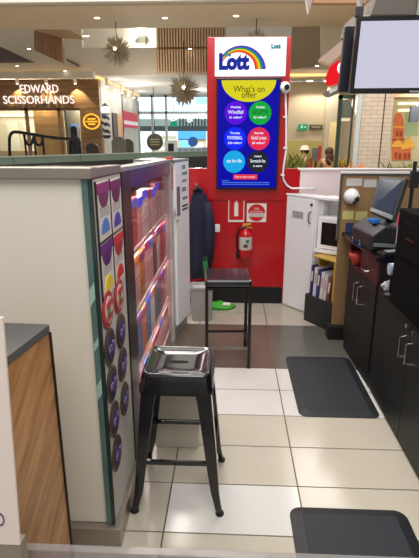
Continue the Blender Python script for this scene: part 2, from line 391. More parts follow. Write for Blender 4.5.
# ---------------- end wall with the tall windows and street beyond
def endwall():
    Y = 28
    FR = mat('window_frame', (150, 158, 160), .4)
    x0 = at(138, 110, Y).x; x1 = at(215, 110, Y).x+2.5
    w = MB()
    for x in (x0, at(152, 110, Y).x, at(166, 110, Y).x, x1): w.box(x-.06, x+.06, Y-.05, Y+.1, 0, 3.86)
    w.box(x0, x1, Y-.05, Y+.1, 3.72, 3.9).box(x0, x1, Y-.05, Y+.1, at(150, 113, Y).z-.05, at(150, 113, Y).z+.08)
    w.m(glassy('street_glass', (226, 240, 244), 1)); w.mats.insert(0, FR); w.mi = [0]*len(w.f); w.cur = 1
    w.box(x0, x1, Y, Y+.02, 0, 3.72)
    struct(w.build('window_1'))
    # gallery slab with balustrade outside
    g = empty('gallery_bridge', (0, 32, 0), 'grey upper walkway with pale railing crossing outside the tall window', 'walkway')
    z0 = at(170, 131, 32).z; z1 = at(170, 126, 32).z; z2 = at(170, 119, 32).z
    MB().box(-9, 2, 0, 1.6, z0, z1).build('deck', mat('deck', (92, 98, 102), .6), g)
    MB().box(-9, 2, 0, .05, z1, z2).build('railing_glass', mat('rail_glass', (226, 230, 230), .3), g)
    rp = MB()
    for i in range(13): rp.box(-3.4+i*.2, -3.3+i*.2, -.06, -.02, z1, z2+.05)
    rp.build('railing_bars', mat('rail_bar', (96, 92, 88), .4), g)
    MB().box(-9, 2, .7, .9, 0, z0).build('beam_wall', mat('under_bridge', (150, 166, 170), .6), g) if False else None
    MB().box(-8.9, -8.6, .5, .9, 0, z0).box(1.6, 1.9, .5, .9, 0, z0).build('post', mat('deck', (92, 98, 102), .6), g)
    # buildings across the street
    bb = empty('street_building', (0, 44, 0), 'pale building beyond the tall window with a white upper storey', 'building')
    MB().box(-18, 8, 0, .5, 3.2, 4.4).build('upper_band', mat('bld_band', (176, 182, 186), .7), bb)
    MB().box(-18, 8, 0, .5, 0, 3.2).build('lower_wall', mat('bld_low', (196, 190, 176), .7), bb)
    MB().box(-18, -3.2, .2, .6, 4.4, 7).build('upper_wall', mat('bld_white', (235, 238, 240), .7), bb)
    MB().box(-3.2, -1.2, .1, .6, 4.4, 6.2).build('blue_block', mat('bld_blue', (120, 168, 214), .6), bb)
    # shops under the bridge
    sh = empty('blue_shop', (at(178, 140, 38).x, 38, 0), 'blue fronted shop seen through the tall window left of the red tower', 'shop')
    wd = at(206, 140, 38).x-at(178, 140, 38).x
    zt = at(190, 130, 38).z; zb = at(190, 139, 38).z
    MB().box(0, wd, 0, .3, zb, zt).build('fascia', mat('shop_blue', (58, 118, 196), .5), sh)
    MB().box(0, wd, .1, .3, 0, zb).build('shopfront', mat('shop_tan', (186, 140, 104), .6), sh)
    MB().box(.1, wd*.45, .0, .09, 0, zb*.95).build('window', mat('shop_blue2', (112, 160, 214), .4), sh)
    MB().box(wd*.55, wd*.9, .0, .09, 0, zb*.8).build('door', mat('shop_door', (210, 214, 216), .4), sh)
    s2 = empty('street_shelving', (at(153, 140, 36).x, 36, 0), 'tan and cream striped stall under the walkway outside the window', 'stall')
    wd = at(176, 140, 36).x-at(153, 140, 36).x; m = MB()
    for i in range(7):
        m.m(mat('stall_a', (182, 158, 128), .6) if i % 2 else mat('stall_b', (216, 210, 198), .6)).box(0, wd, 0, .4, .2+i*.25, .2+(i+1)*.25)
    m.build('shelves', None, s2); MB().box(0, wd, 0, .4, 0, .2).build('plinth', BLKM, s2)
    # sky light through the window
    L = bpy.data.lights.new('sky', 'AREA'); L.energy = 9000; L.shape = 'RECTANGLE'; L.size = 14; L.size_y = 5; L.color = (.9, .96, 1)
    lo = bpy.data.objects.new('street_daylight', L); COL.objects.link(lo); lo.location = (-3, 34, 10); lo.rotation_euler = (-.6, 0, 0); lo.rotation_euler = (math.radians(35), 0, 0)
    # round hanging sign and exit sign
    p = at(155, 142, 24)
    t = empty('round_sign', p, 'dark round sign hanging inside before the tall window', 'sign')
    disc(MB(), (0, 0, 0), .40, .06).build('face', mat('rs_dark', (62, 62, 54), .5), t)
    m = MB()
    for dz in (.12, 0, -.12): m.box(-.22, .22, -.075, -.061, dz-.025, dz+.025)
    m.build('lettering', mat('rs_letter', (150, 140, 110), .5), t)
    MB().tube([(0, -.03, .4), (0, -.03, 3.86-p.z)], .015, 6).build('rod', BLKP, t)
    p = at(173.5, 124, 25)
    t = empty('exit_sign', p, 'small green exit sign glowing before the tall window', 'exit sign')
    MB().box(-.17, .17, 0, .06, -.12, .12).build('panel', em('exit_green', (30, 150, 110), 1.), t)
    MB().tube([(0, .03, .12), (0, .03, 3.86-p.z)], .012, 6).build('rod', BLKP, t)
endwall()
# ---------------- right side of the mall
def rightmall():
    CW = mat('corridor_wall', (188, 174, 148), .7, noise=.03, scale=1)
    Y = 16
    struct(MB().box(-.5, 4.8, Y, Y+.2, 0, at(300, 82, Y).z).build('wall_corridor', CW))
    struct(MB().box(-.5, 5, Y-1.0, Y+.2, at(300, 80, Y).z, at(300, 74, Y).z).build('trim_10', BEIGEL))
    struct(MB().box(.6, 5, Y-1.1, Y-1.02, at(300, 76, Y-1.1).z, at(300, 73.6, Y-1.1).z).build('trim_11', WARM))
    struct(MB().box(at(291, 60, Y+1).x, 5, Y+1, Y+1.2, at(300, 74, Y).z, 7).build('wall_recess_right', mat('recess_tan', (172, 150, 122), .7)))
    struct(MB().slab([at(322, 25, 15.2), at(350, 25, 15.2), at(346, 75, 15.2), at(322, 66, 15.2)], (0, .3, 0)).build('trim_12', BEIGEL))
    struct(MB().slab([at(286, 70, 14.9), at(322, 66, 15.2), at(346, 75, 15.2), at(286, 78, 14.9)], (0, .3, 0)).build('trim_13', BEIGEL))
    for x, lab in ((310, 'left of two bright downlights on the corridor wall right of the red tower'), (327, 'right of two bright downlights on the corridor wall, beside the red shop sign')):
        p = at(x, 79, Y-.6); t = empty('ceiling_downlight', p-Vector((0, 0, .06)), lab, 'ceiling light')
        MB().lathe([(.1, 0), (.12, 0), (.12, .05), (.1, .05)]).build('rim', mat('rim_white', (230, 222, 205), .5), t)
        MB().lathe([(.095, -.004), (.095, .03)]).build('lamp', DL, t)
        L = bpy.data.lights.new('cor', 'SPOT'); L.energy = 45; L.color = (1, .92, .75); L.spot_size = 2.4; L.shadow_soft_size = .1
        lo = bpy.data.objects.new('corridor_lamp', L); COL.objects.link(lo); lo.location = p-Vector((0, 0, .12))
    downlight(317, 66, 14.8, 'small downlight in the beige beam right of the red tower', .05)
    p = at(303, 127, Y-.1)
    t = empty('exit_sign', p, 'small green exit sign on the corridor wall right of the red tower', 'exit sign')
    MB().box(-.15, .15, 0, .06, -.08, .08).build('panel', em('exit_green2', (40, 160, 110), .9), t)
    MB().ball((-.04, -.005, .03), .02, k=8, n=6).box(-.06, -.02, -.01, 0, -.03, .015).box(.03, .10, -.01, 0, -.01, .01).build('symbol', em('exit_white', (230, 255, 240), 1.2), t)
    MB().box(-.02, .02, .05, .12, -.03, .03).build('bracket', WHITEP, t)
    p = at(316, 127, Y-.08)
    t = tag(MB().m(mat('dk_sign', (72, 66, 58), .5)).box(-.2, .2, 0, .08, -.07, .07).m(mat('dk_sign_txt', (170, 160, 140), .5)).box(-.15, .15, -.006, 0, .01, .03).box(-.12, .12, -.006, 0, -.03, -.012).build('direction_sign'), 'small dark direction sign on the corridor wall beside the green exit sign', 'sign'); t.location = p
    p = at(328.5, 143, 15.8)
    t = tag(MB().m(mat('notice_dark', (92, 80, 66), .5)).box(-.1, .1, 0, .1, -.17, .17).build('wall_notice'), 'small dark notice panel on the corridor wall above the seated people', 'notice'); t.location = p
    struct(MB().box(at(324, 140, 15.7).x, at(336, 140, 15.7).x, 15.7, 16, 0, at(330, 82, 15.7).z).build('column_right', BEIGEL))
    struct(MB().box(.9, at(324, 140, 15.9).x, 15.93, 15.99, 0, at(300, 141, 15.9).z).build('trim_22', mat('mural_green', (178, 166, 98), .7, noise=.2, scale=3)))
    # plants in front of the corridor wall
    LEAF = mat('plant_green', (112, 120, 52), .6, noise=.35, scale=9); LEAFY = mat('plant_yellow', (178, 150, 64), .6, noise=.35, scale=9); LEAFR = mat('plant_rust', (186, 104, 44), .6, noise=.35, scale=9)
    def plant(cx, Y, w, h, m, n, lab, z0=.0, seed=1):
        r_ = random.Random(seed)
        t = empty('potted_plant', (cx, Y, z0), lab, 'plant', 'plants beyond the low wall')
        MB().box(-w, w, -.2, .2, 0, .45).build('planter', mat('planter', (96, 78, 62), .6), t, bevel=.02)
        mb = MB()
        for i in range(n):
            bx = r_.uniform(-w, w)*.85; by = r_.uniform(-.15, .15); hh = h*r_.uniform(.55, 1.); lx = r_.uniform(-.28, .28); ly = r_.uniform(-.2, .2); wd = r_.uniform(.025, .06)
            pts = [Vector((bx+lx*u*u, by+ly*u*u, .44+(hh-.44)*(u if u < .7 else .7+(u-.7)*.55))) for u in (0, .25, .5, .75, 1)]
            ws = [.35, .9, 1., .6, .05]; ang = r_.uniform(0, PI); d = Vector((c_(ang), s_(ang), 0))
            vs = []
            for p_, w_ in zip(pts, ws): vs += [p_-d*wd*w_, p_+d*wd*w_]
            mb.add(vs, [(2*k_, 2*k_+1, 2*k_+3, 2*k_+2) for k_ in range(4)])
        mb.build('leaves', m, t)
    plant(at(296, 150, 12).x, 12, .3, 1.42, LEAF, 90, 'tall green grassy plant just right of the red tower', seed=3)
    plant(at(313, 150, 14.9).x, 14.9, .4, 1.22, LEAFY, 110, 'yellow green planter between the two seated people', seed=4)
    plant(at(343, 150, 12).x, 12, .22, 1.28, LEAFY, 70, 'yellow grassy plant inside the green framed shop window', seed=5)
    plant(at(346, 150, 10.4).x+.12, 10.3, .14, 1.18, LEAFR, 40, 'rusty orange plant beside the white tiled pillar', seed=6)
    plant(at(401, 158, 10.6).x, 10.6, .35, 1.2, LEAF, 70, 'green plant at the foot of the orange tower poster', seed=8)
    # tiled pillar
    x0 = at(360, 130, 11).x; x1 = at(381.5, 130, 11).x; x2 = at(383, 130, 11).x; x3 = at(391, 130, 11).x
    TIL = brick('white_tiles', (214, 200, 184), (206, 190, 172), (176, 160, 142), .26, .085, .006, .25, .5)
    struct(MB().box(x0, x1, 11, 11.6, 0, 3.2).build('column_tiled', TIL))
    struct(MB().box(x2, x3, 11.02, 11.6, 0, 3.2).build('column_tiled_narrow', TIL))
    struct(MB().box(x1, x2, 11.1, 11.6, 0, 3.2).build('trim_14', BLKM))
    struct(MB().box(x0-.1, x0-.01, 10.98, 11.06, 0, at(358, 93, 11).z).build('trim_15', mat('pale_frame', (196, 204, 206), .35)))
    # green framed shop window
    gx0 = at(336, 130, 11.5).x; gx1 = x0-.08
    g = empty('green_shopfront', ((gx0+gx1)/2, 11.4, 0), 'dark green framed shop window left of the white tiled pillar', 'shopfront')
    hw = (gx1-gx0)/2; zt = at(345, 95, 11.4).z
    MB().box(-hw, -hw+.08, 0, .08, 0, zt).box(hw-.03, hw, 0, .08, 0, zt).box(-hw, hw, 0, .12, zt-.08, zt).box(-hw, hw, 0, .12, .0, .9).build('frame', mat('shop_green', (38, 58, 46), .4), g)
    zs = at(345, 120, 11.4).z
    a = MB(); k = 20
    a.slab([(hw*.95*c_(PI*i/k)*1., .02, zs+.06+(zt-zs-.16)*s_(PI*i/k)) for i in range(k+1)], (0, .06, 0)).build('arched_panel', mat('arch_panel', (96, 104, 92), .4), g)
    MB().box(-hw+.1, hw-.06, .02, .1, zs-.02, zs+.04).build('lit_rail', em('shop_rail', (240, 226, 180), 1.), g)
    MB().box(-hw+.1, hw-.06, 1.4, 1.5, .9, zs).build('back_panel', mat('shop_back', (190, 172, 128), .6), g)
    MB().box(-hw*.1, hw*.8, -.03, 0, .80, .88).build('sill_lettering', mat('sill_letter', (170, 160, 146), .5), g)
    L = bpy.data.lights.new('gs', 'POINT'); L.energy = 20; L.color = (1, .86, .6); L.shadow_soft_size = .2
    lo = bpy.data.objects.new('window_lamp', L); COL.objects.link(lo); lo.location = ((gx0+gx1)/2, 12.2, 2.3)
    # orange tower poster in the window at right
    Yp = 12.2
    pa = at(391, 98, Yp); pb = at(425, 172, Yp)
    t = empty('window_poster', (pa.x, Yp, pb.z), 'orange tower picture in the bright shop window right of the tiled pillar', 'poster')
    W = pb.x-pa.x+.6; Hh = pa.z-pb.z
    MB().box(0, W, .02, .06, 0, Hh).build('backing', mat('poster_base', (196, 190, 160), .6), t)
    OR = mat('poster_orange', (206, 112, 66), .6, noise=.25, scale=14); YE = mat('poster_yellow', (226, 172, 62), .6, noise=.2, scale=14); BR = mat('poster_brown', (150, 66, 46), .6); GR = mat('poster_green', (150, 176, 140), .6)
    sx = lambda px, py: (at(px, py, Yp)-Vector((pa.x, Yp, pb.z)))
    def q(mb, pts, y): return mb.slab([(sx(*p_).x, y, sx(*p_).z) for p_ in pts], (0, .012, 0))
    m1 = MB()
    q(m1, [(392, 160), (411, 160), (411, 146), (392, 146)], .005); q(m1, [(392, 145), (404, 145), (404, 121), (394, 121)], .005); q(m1, [(393, 121), (404, 121), (401, 113), (396, 113)], .003)
    m1.build('tower', OR, t)
    for pts_, y_ in (([(391, 147), (405, 147), (398, 137)], -.008), ([(400, 150), (415, 147), (409, 136)], -.01), ([(393, 128), (404, 128), (404, 126), (393, 126)], -.008)): q(MB(), pts_, y_).build('gable', YE, t)
    for (u, v) in ((396, 131), (400, 131), (395, 152), (399, 153), (404, 153), (408, 153)): q(MB(), [(u, v+5), (u+2, v+5), (u+2, v), (u, v)], -.022).build('window', BR, t)
    q(MB(), [(392, 140), (405, 139.5), (405, 138.6), (392, 139)], -.022).build('ledge', BR, t)
    m4 = MB(); q(m4, [(406, 135), (418, 135), (418, 112), (406, 112)], .004); m4.build('pale_block', GR, t)
    st = MB()
    for yy in (105, 111.5): st.box(sx(392, yy).x, sx(425, yy).x, -.5, -.42, sx(392, yy).z-.02, sx(392, yy).z+.03)
    st.box(sx(418, 105).x-.03, sx(418, 105).x+.03, -.5, .02, sx(418, 112).z, sx(418, 103).z)
    st.build('light_rail', em('rail_lit', (255, 238, 190), 2.0), t)
    struct(MB().box(pa.x-.05, pa.x+1.8, 11.8, 12.4, 0, at(400, 168, 11.8).z).build('trim_16', mat('sill_dark', (70, 54, 42), .5)))
    tag(MB().box(at(411, 110, 11.6).x, at(420, 110, 11.6).x, 11.6, 11.7, at(411, 122, 11.6).z, at(411, 106, 11.6).z).build('hanging_banner', mat('banner_grey', (62, 72, 92), .5)), 'dark blue grey banner hanging before the orange tower poster', 'banner')
    L = bpy.data.lights.new('pw', 'AREA'); L.energy = 40; L.size = 1; L.color = (1, .85, .62)
    lo = bpy.data.objects.new('shop_window_lamp', L); COL.objects.link(lo); lo.location = (pa.x+.6, 11.2, 2.7); lo.rotation_euler = (math.radians(50), 0, 0)
    struct(MB().box(pa.x-.4, 8, 11.5, 12.8, at(400, 97, 11.5).z, 3.2).build('trim_17', mat('shop_bulk', (150, 128, 104), .6)))
    # red shop sign standing out behind the hanging screen
    Yr = 9
    c0 = at(337, 74, Yr)
    t = empty('shop_sign', c0, 'glowing red blade sign with a white letter O beside the hanging screen', 'sign')
    def R_(px, py): v = at(px, py, Yr)-c0; return (v.x, 0, v.z)
    MB().slab([R_(326, 76), R_(330, 66), R_(352, 52), R_(352, 78), R_(329, 86), R_(326, 83)], (.02, .12, 0)).build('panel', em('sign_red', (226, 20, 30), 1.1), t)
    w = R_(341, 68); k = 18; o = MB()
    for i in range(k):
        a0 = 2*PI*i/k; a1 = 2*PI*(i+1)/k; f = lambda an, rr: (w[0]+rr*.75*c_(an), -.02, w[2]+rr*s_(an)*1.1)
        o.slab([f(a0, .045), f(a1, .045), f(a1, .085), f(a0, .085)], (0, .015, 0))
    o.build('lettering', em('sign_w', (255, 250, 248), 1.6), t)
    MB().slab([R_(329, 90), R_(352, 80), R_(352, 84), R_(330, 93.5)], (0, .1, 0)).build('white_strip', em('sign_w2', (240, 236, 236), 1.), t)
    MB().slab([R_(324, 92), R_(330, 95), R_(356, 83), R_(356, 80)], (0, .14, -.04)).build('tray', mat('sign_tray', (120, 112, 104), .5), t)
    MB().slab([R_(318, 60), R_(345, 38), R_(352, 44), R_(330, 64)], (.05, .3, 0)).build('canopy_arm', mat('canopy_pale', (196, 176, 164), .5), t)
rightmall()
# ---------------- spiky ball pendants
def pendant(px, py, Y, r, n, lab, seed):
    p = at(px, py, Y); t = empty('spiky_pendant', p, lab, 'pendant light', 'spiky ball pendants'); r_ = random.Random(seed)
    mb = MB()
    for i in range(n):
        z = r_.uniform(-1, 1); a = r_.uniform(0, 2*PI); q = math.sqrt(1-z*z); d = Vector((q*c_(a), q*s_(a), z)); L = r*r_.uniform(.72, 1.08); sd = d.orthogonal().normalized()*r*.03; s2 = d.cross(sd)
        mb.add([d*r*.12+sd, d*r*.12-sd*.5+s2*.87, d*r*.12-sd*.5-s2*.87, d*L*.8+sd*.9, d*L*.8-sd*.45+s2*.8, d*L*.8-sd*.45-s2*.8, d*L], [(0, 1, 4, 3), (1, 2, 5, 4), (2, 0, 3, 5), (3, 4, 6), (4, 5, 6), (5, 3, 6)])
    mb.build('spikes', mat('pendant_bronze', (186, 174, 154), .5, .0), t)
    MB().ball((0, 0, 0), r*.22, k=12, n=8).build('core', mat('pendant_core', (130, 118, 100), .5), t, smooth=True)
    MB().ball((r*.05, -r*.78, r*.06), r*.09, k=10, n=6).build('bulb', em('pendant_bulb', (255, 236, 200), 9), t, smooth=True)
    MB().tube([(0, 0, r*.1), (0, 0, r*2.6)], .012, 6).build('cord', BLKP, t)
pendant(117, 52, 14.2, .44, 330, 'spiky ball pendant hanging high before the white recess', 5)
pendant(184, 90, 16.5, .56, 330, 'spiky ball pendant hanging before the tall window', 6)
pendant(256, 45, 14.0, .42, 260, 'spiky ball pendant peeking over the top of the red tower', 7)
# ---------------- glass balustrade and escalator rails
def balustrade():
    A = Vector((-4.6, 8.8, 0)); B = Vector((-.45, 14.2, 0)); d = (B-A).normalized(); n = Vector((-d.y, d.x, 0))
    A2 = A-d*2.5
    t = empty('glass_balustrade', A, 'long green tinted glass balustrade on a dark upstand behind the ticket counter', 'balustrade')
    z0 = 1.06
    MB().slab([A2-A, B-A, B-A+Vector((0, 0, z0)), A2-A+Vector((0, 0, z0))], n*.12).build('upstand', mat('upstand_dark', (30, 36, 38), .3), t)
    gm = glassy('green_glass', (150, 185, 174), .4, .05, (126, 144, 134))
    MB().slab([A2-A+Vector((0, 0, z0)), B-A+Vector((0, 0, z0)), B-A+Vector((0, 0, 1.19)), A2-A+Vector((0, 0, 1.19))], n*.03).build('glass', gm, t)
    MB().slab([A2-A+Vector((0, 0, 1.19))-n*.01, B-A+Vector((0, 0, 1.19))-n*.01, B-A+Vector((0, 0, 1.215))-n*.01, A2-A+Vector((0, 0, 1.215))-n*.01], n*.05).build('top_rail', mat('rail_green_grey', (150, 160, 152), .3, .3), t)
    L_ = (B-A2).length
    ps = MB()
    for i in range(1, 6):
        q = A2-A+d*(L_*i/6); ps.slab([q+Vector((0, 0, z0)), q+d*.03+Vector((0, 0, z0)), q+d*.03+Vector((0, 0, 1.19)), q+Vector((0, 0, 1.19))], n*.035)
    ps.build('joint', mat('joint_dark', (70, 92, 86), .3), t)
    def rail(pts, Y, r, lab, m=BLACK):
        c = [at(x, y, Y) for x, y in pts]
        fine = []
        for i in range(len(c)-1):
            for u in range(4):
                p0 = c[max(i-1, 0)]; p1 = c[i]; p2 = c[i+1]; p3 = c[min(i+2, len(c)-1)]; w = u/4
                fine.append(.5*((2*p1)+(p2-p0)*w+(2*p0-5*p1+4*p2-p3)*w*w+(3*p1-p0-3*p2+p3)*w**3))
        fine.append(c[-1])
        e = empty('escalator_handrail', (c[0].x, Y, 0), lab, 'handrail', 'escalator handrails before the salon')
        f = [p-Vector((c[0].x, Y, 0)) for p in fine]
        MB().tube(f, r, 8).build('rail', m, e, smooth=True)
        lo = min(f, key=lambda v: v.z)
        MB().tube([(f[0].x, 0, 0), (f[0].x, 0, f[0].z)], r*.8, 8).tube([(f[-1].x, 0, 0), (f[-1].x, 0, f[-1].z)], r*.8, 8).build('post', m, e)
    rail([(10, 158), (9.5, 146), (10, 136), (15, 132), (30, 134), (45, 136.5), (60, 138.5), (72, 139), (78, 139.5)], 15.5, .05, 'long black escalator handrail curving up before the salon door')
    rail([(24, 133), (25, 139), (28, 144.5), (31.5, 144), (33, 139), (34, 135.5)], 15.9, .045, 'left of two black hanging handrail loops before the timber salon panel')
    rail([(34, 135), (35, 139.5), (37, 144.5), (41, 144.5), (42.5, 140), (42.5, 136)], 15.9, .045, 'right of two black hanging handrail loops before the timber salon panel')
    rail([(71, 158), (70, 146), (71, 139), (74.5, 137), (78.5, 139.5), (79.5, 147), (80, 158)], 15.2, .05, 'black arched handrail end beside the timber salon pillar')
    # black newel drum
    for (px, py, w, h, Y, m, lab, nme, cat) in (
        (92, 149, 6.2, 12, 15.5, mat('dark_end', (44, 38, 34), .4), 'dark rounded chair back before the foot of the timber salon pillar', 'tub_chair', 'chair'),
        (73.5, 130, 3.2, 8, 19.0, BLKP, 'black rounded salon chair back beside the blue screen', 'salon_chair', 'chair'),
        (118.5, 145, 7.2, 16, 17, mat('seat_grey', (120, 118, 110), .6), 'pale grey rounded chair back before the pale side wall', 'tub_chair', 'chair'),
        (127.5, 146, 6.0, 14, 18, mat('seat_taupe', (108, 102, 90), .6), 'taupe rounded chair back right of the pale grey one', 'tub_chair', 'chair')):
        p = at(px, py, Y); sc_ = Y/495.; hw = w*sc_; zt = p.z+h*.5*sc_
        e = empty(nme, (p.x, Y, 0), lab, cat)
        k = 14; pts = [(-hw, 0, .5)]+[(-hw*c_(PI*i/k), 0, zt-hw*.8+hw*.8*s_(PI*i/k)) for i in range(k+1)]+[(hw, 0, .5)]
        MB().slab(pts, (0, .1, 0)).build('backrest', m, e, bevel=.02)
        MB().box(-hw, hw, .02, hw*1.8, .42, .56).build('seat', m, e, bevel=.03)
        MB().lathe([(.04, .05), (.04, .42)], c=(0, hw, 0), k=10).lathe([(.22, 0), (.22, .04), (.05, .06)], c=(0, hw, 0), k=16).build('pedestal', CHROME, e)
    q = at(171, 150, 22); 
    t = empty('white_kiosk', (q.x, 22, 0), 'small white stand with a dark picture below the walkway window', 'stand')
    MB().box(-.28, .28, 0, .3, 0, q.z+.42).build('body', WHITEP, t); MB().box(-.13, .13, -.01, 0, q.z-.1, q.z+.28).build('picture', BLKP, t)
    q = at(193, 150, 20)
    t = empty('blue_white_stand', (q.x, 20, 0), 'pale blue and white stall with a round blue sign left of the red tower', 'stall')
    MB().box(-.65, .65, 0, .5, 0, q.z+.1).build('body', mat('stall_pale', (190, 206, 222), .5), t, bevel=.02)
    disc(MB(), (0, .1, q.z+.32), .2, .05).build('round_sign', mat('stall_blue', (70, 130, 216), .4), t)
    m = MB()
    for i in range(5): m.box(-.6+i*.25, -.48+i*.25, -.01, 0, q.z-.35, q.z+.02)
    m.build('panels', mat('stall_blue2', (90, 150, 226), .4), t)
balustrade()
# ---------------- two seated people beyond the low wall
def skin(name, chain, edges, rad, m, parent, sub=2):
    me = bpy.data.meshes.new(name); me.from_pydata(chain, edges, []); o = bpy.data.objects.new(name, me); COL.objects.link(o); me.materials.append(m)
    sk = o.modifiers.new('skin', 'SKIN'); sk.use_smooth_shade = True
    for v, r_ in zip(me.skin_vertices[0].data, rad): v.radius = (r_, r_)
    me.skin_vertices[0].data[0].use_root = True
    ss = o.modifiers.new('sub', 'SUBSURF'); ss.levels = sub; ss.render_levels = sub; o.parent = parent; return o
def person(loc, rz, lab, top, hairm, long_hair, hat=None):
    SK = mat('skin_tone', (206, 158, 128), .55)
    t = empty('person', loc, lab, 'person', rz=rz)
    V = [(0, 0, .52), (0, -.02, .72), (0, -.02, .98), (0, -.03, 1.06), (0, -.05, 1.14), (0, -.055, 1.22),
         (-.17, -.02, .99), (-.22, .06, .74), (-.14, .26, .74), (-.08, .33, .75), (.17, -.02, .99), (.22, .06, .74), (.14, .26, .74), (.08, .33, .75),
         (-.1, .06, .5), (-.12, .42, .50), (-.12, .44, .08), (-.12, .56, .04), (.1, .06, .5), (.12, .42, .50), (.12, .44, .08), (.12, .56, .04)]
    V = [Vector((x, y, z)) for x, y, z in V]
    Ed = [(0, 1), (1, 2), (2, 3), (3, 4), (4, 5), (2, 6), (6, 7), (7, 8), (8, 9), (2, 10), (10, 11), (11, 12), (12, 13), (0, 14), (14, 15), (15, 16), (16, 17), (0, 18), (18, 19), (19, 20), (20, 21)]
    Rd = [.13, .13, .13, .05, .085, .085, .055, .042, .033, .03, .055, .042, .033, .03, .08, .06, .042, .035, .08, .06, .042, .035]
    skin('body', V, Ed, Rd, SK, t)
    vi = [0, 1, 2, 6, 7, 8, 10, 11, 12]; mp = {v: i for i, v in enumerate(vi)}
    skin('top', [V[i] for i in vi], [(mp[a], mp[b]) for a, b in Ed if a in mp and b in mp], [Rd[i]+.018 for i in vi], top, t)
    vi = [0, 14, 15, 16, 18, 19, 20]; mp = {v: i for i, v in enumerate(vi)}
    skin('trousers', [V[i] for i in vi], [(mp[a], mp[b]) for a, b in Ed if a in mp and b in mp], [Rd[i]+.014 for i in vi], mat('dark_trousers', (40, 42, 52), .8), t)
    h = MB().ball((0, -.075, 1.215), .112, (1, 1, 1.05))
    if long_hair: h.ball((0, -.13, 1.06), .11, (1, .6, 1.6))
    h.build('hair', hairm, t, smooth=True)
    f = MB().ball((0, .045, 1.185), .018, (1, 1, 1.4), 8, 6)
    f.build('nose', SK, t, smooth=True)
    MB().ball((-.035, .032, 1.215), .012, k=8, n=6).ball((.035, .032, 1.215), .012, k=8, n=6).build('eyes', BLKP, t)
    MB().box(-.03, .03, .03, .04, 1.135, 1.145).build('mouth', mat('lip', (168, 92, 84), .6), t)
    if hat: MB().lathe([(.17, 1.24), (.12, 1.26), (.11, 1.33), (.06, 1.36)], c=(0, -.05, 0), k=18).build('hat', hat, t, smooth=True)
    ch = empty('cafe_stool', loc, 'low round stool beneath the seated person in ' + ('the pale hat' if hat else 'the tan coat'), 'stool', rz=rz)
    MB().lathe([(.17, .38), (.18, .40), (.17, .42)]).build('seat', BLKP, ch)
    MB().lathe([(.03, .03), (.03, .38)], k=10).lathe([(.16, 0), (.16, .02), (.04, .04)], k=16).build('pedestal', CHROME, ch)
p = at(303.5, 160, 13.4); person((p.x, 13.4, -.10+.1), 2.6, 'seated person in a pale hat with red scarf colours just right of the red tower', mat('red_dark_top', (150, 32, 34), .8), mat('hair_dark', (40, 30, 26), .7), False, mat('pale_hat', (226, 214, 196), .7))
p = at(327.5, 160, 12.6); person((p.x, 12.6, 0), .2, 'seated person with long brown hair and tan coat before the corridor column', mat('tan_coat', (150, 116, 84), .8), mat('hair_brown', (70, 44, 30), .7), True)
q = at(316, 156, 14.2)
t = empty('menu_stand', (q.x, 14.2, 0), 'grey and red menu board standing between the two seated people', 'sign'); 
MB().m(mat('menu_grey', (96, 94, 92), .5)).box(-.11, .06, 0, .04, q.z-.15, q.z+.22).m(mat('menu_red', (176, 44, 44), .5)).box(.06, .14, 0, .04, q.z-.15, q.z+.28).build('board', None, t)
MB().box(-.02, .02, .01, .03, 0, q.z-.15).box(-.14, .14, -.1, .14, 0, .02).build('stand', BLKP, t)

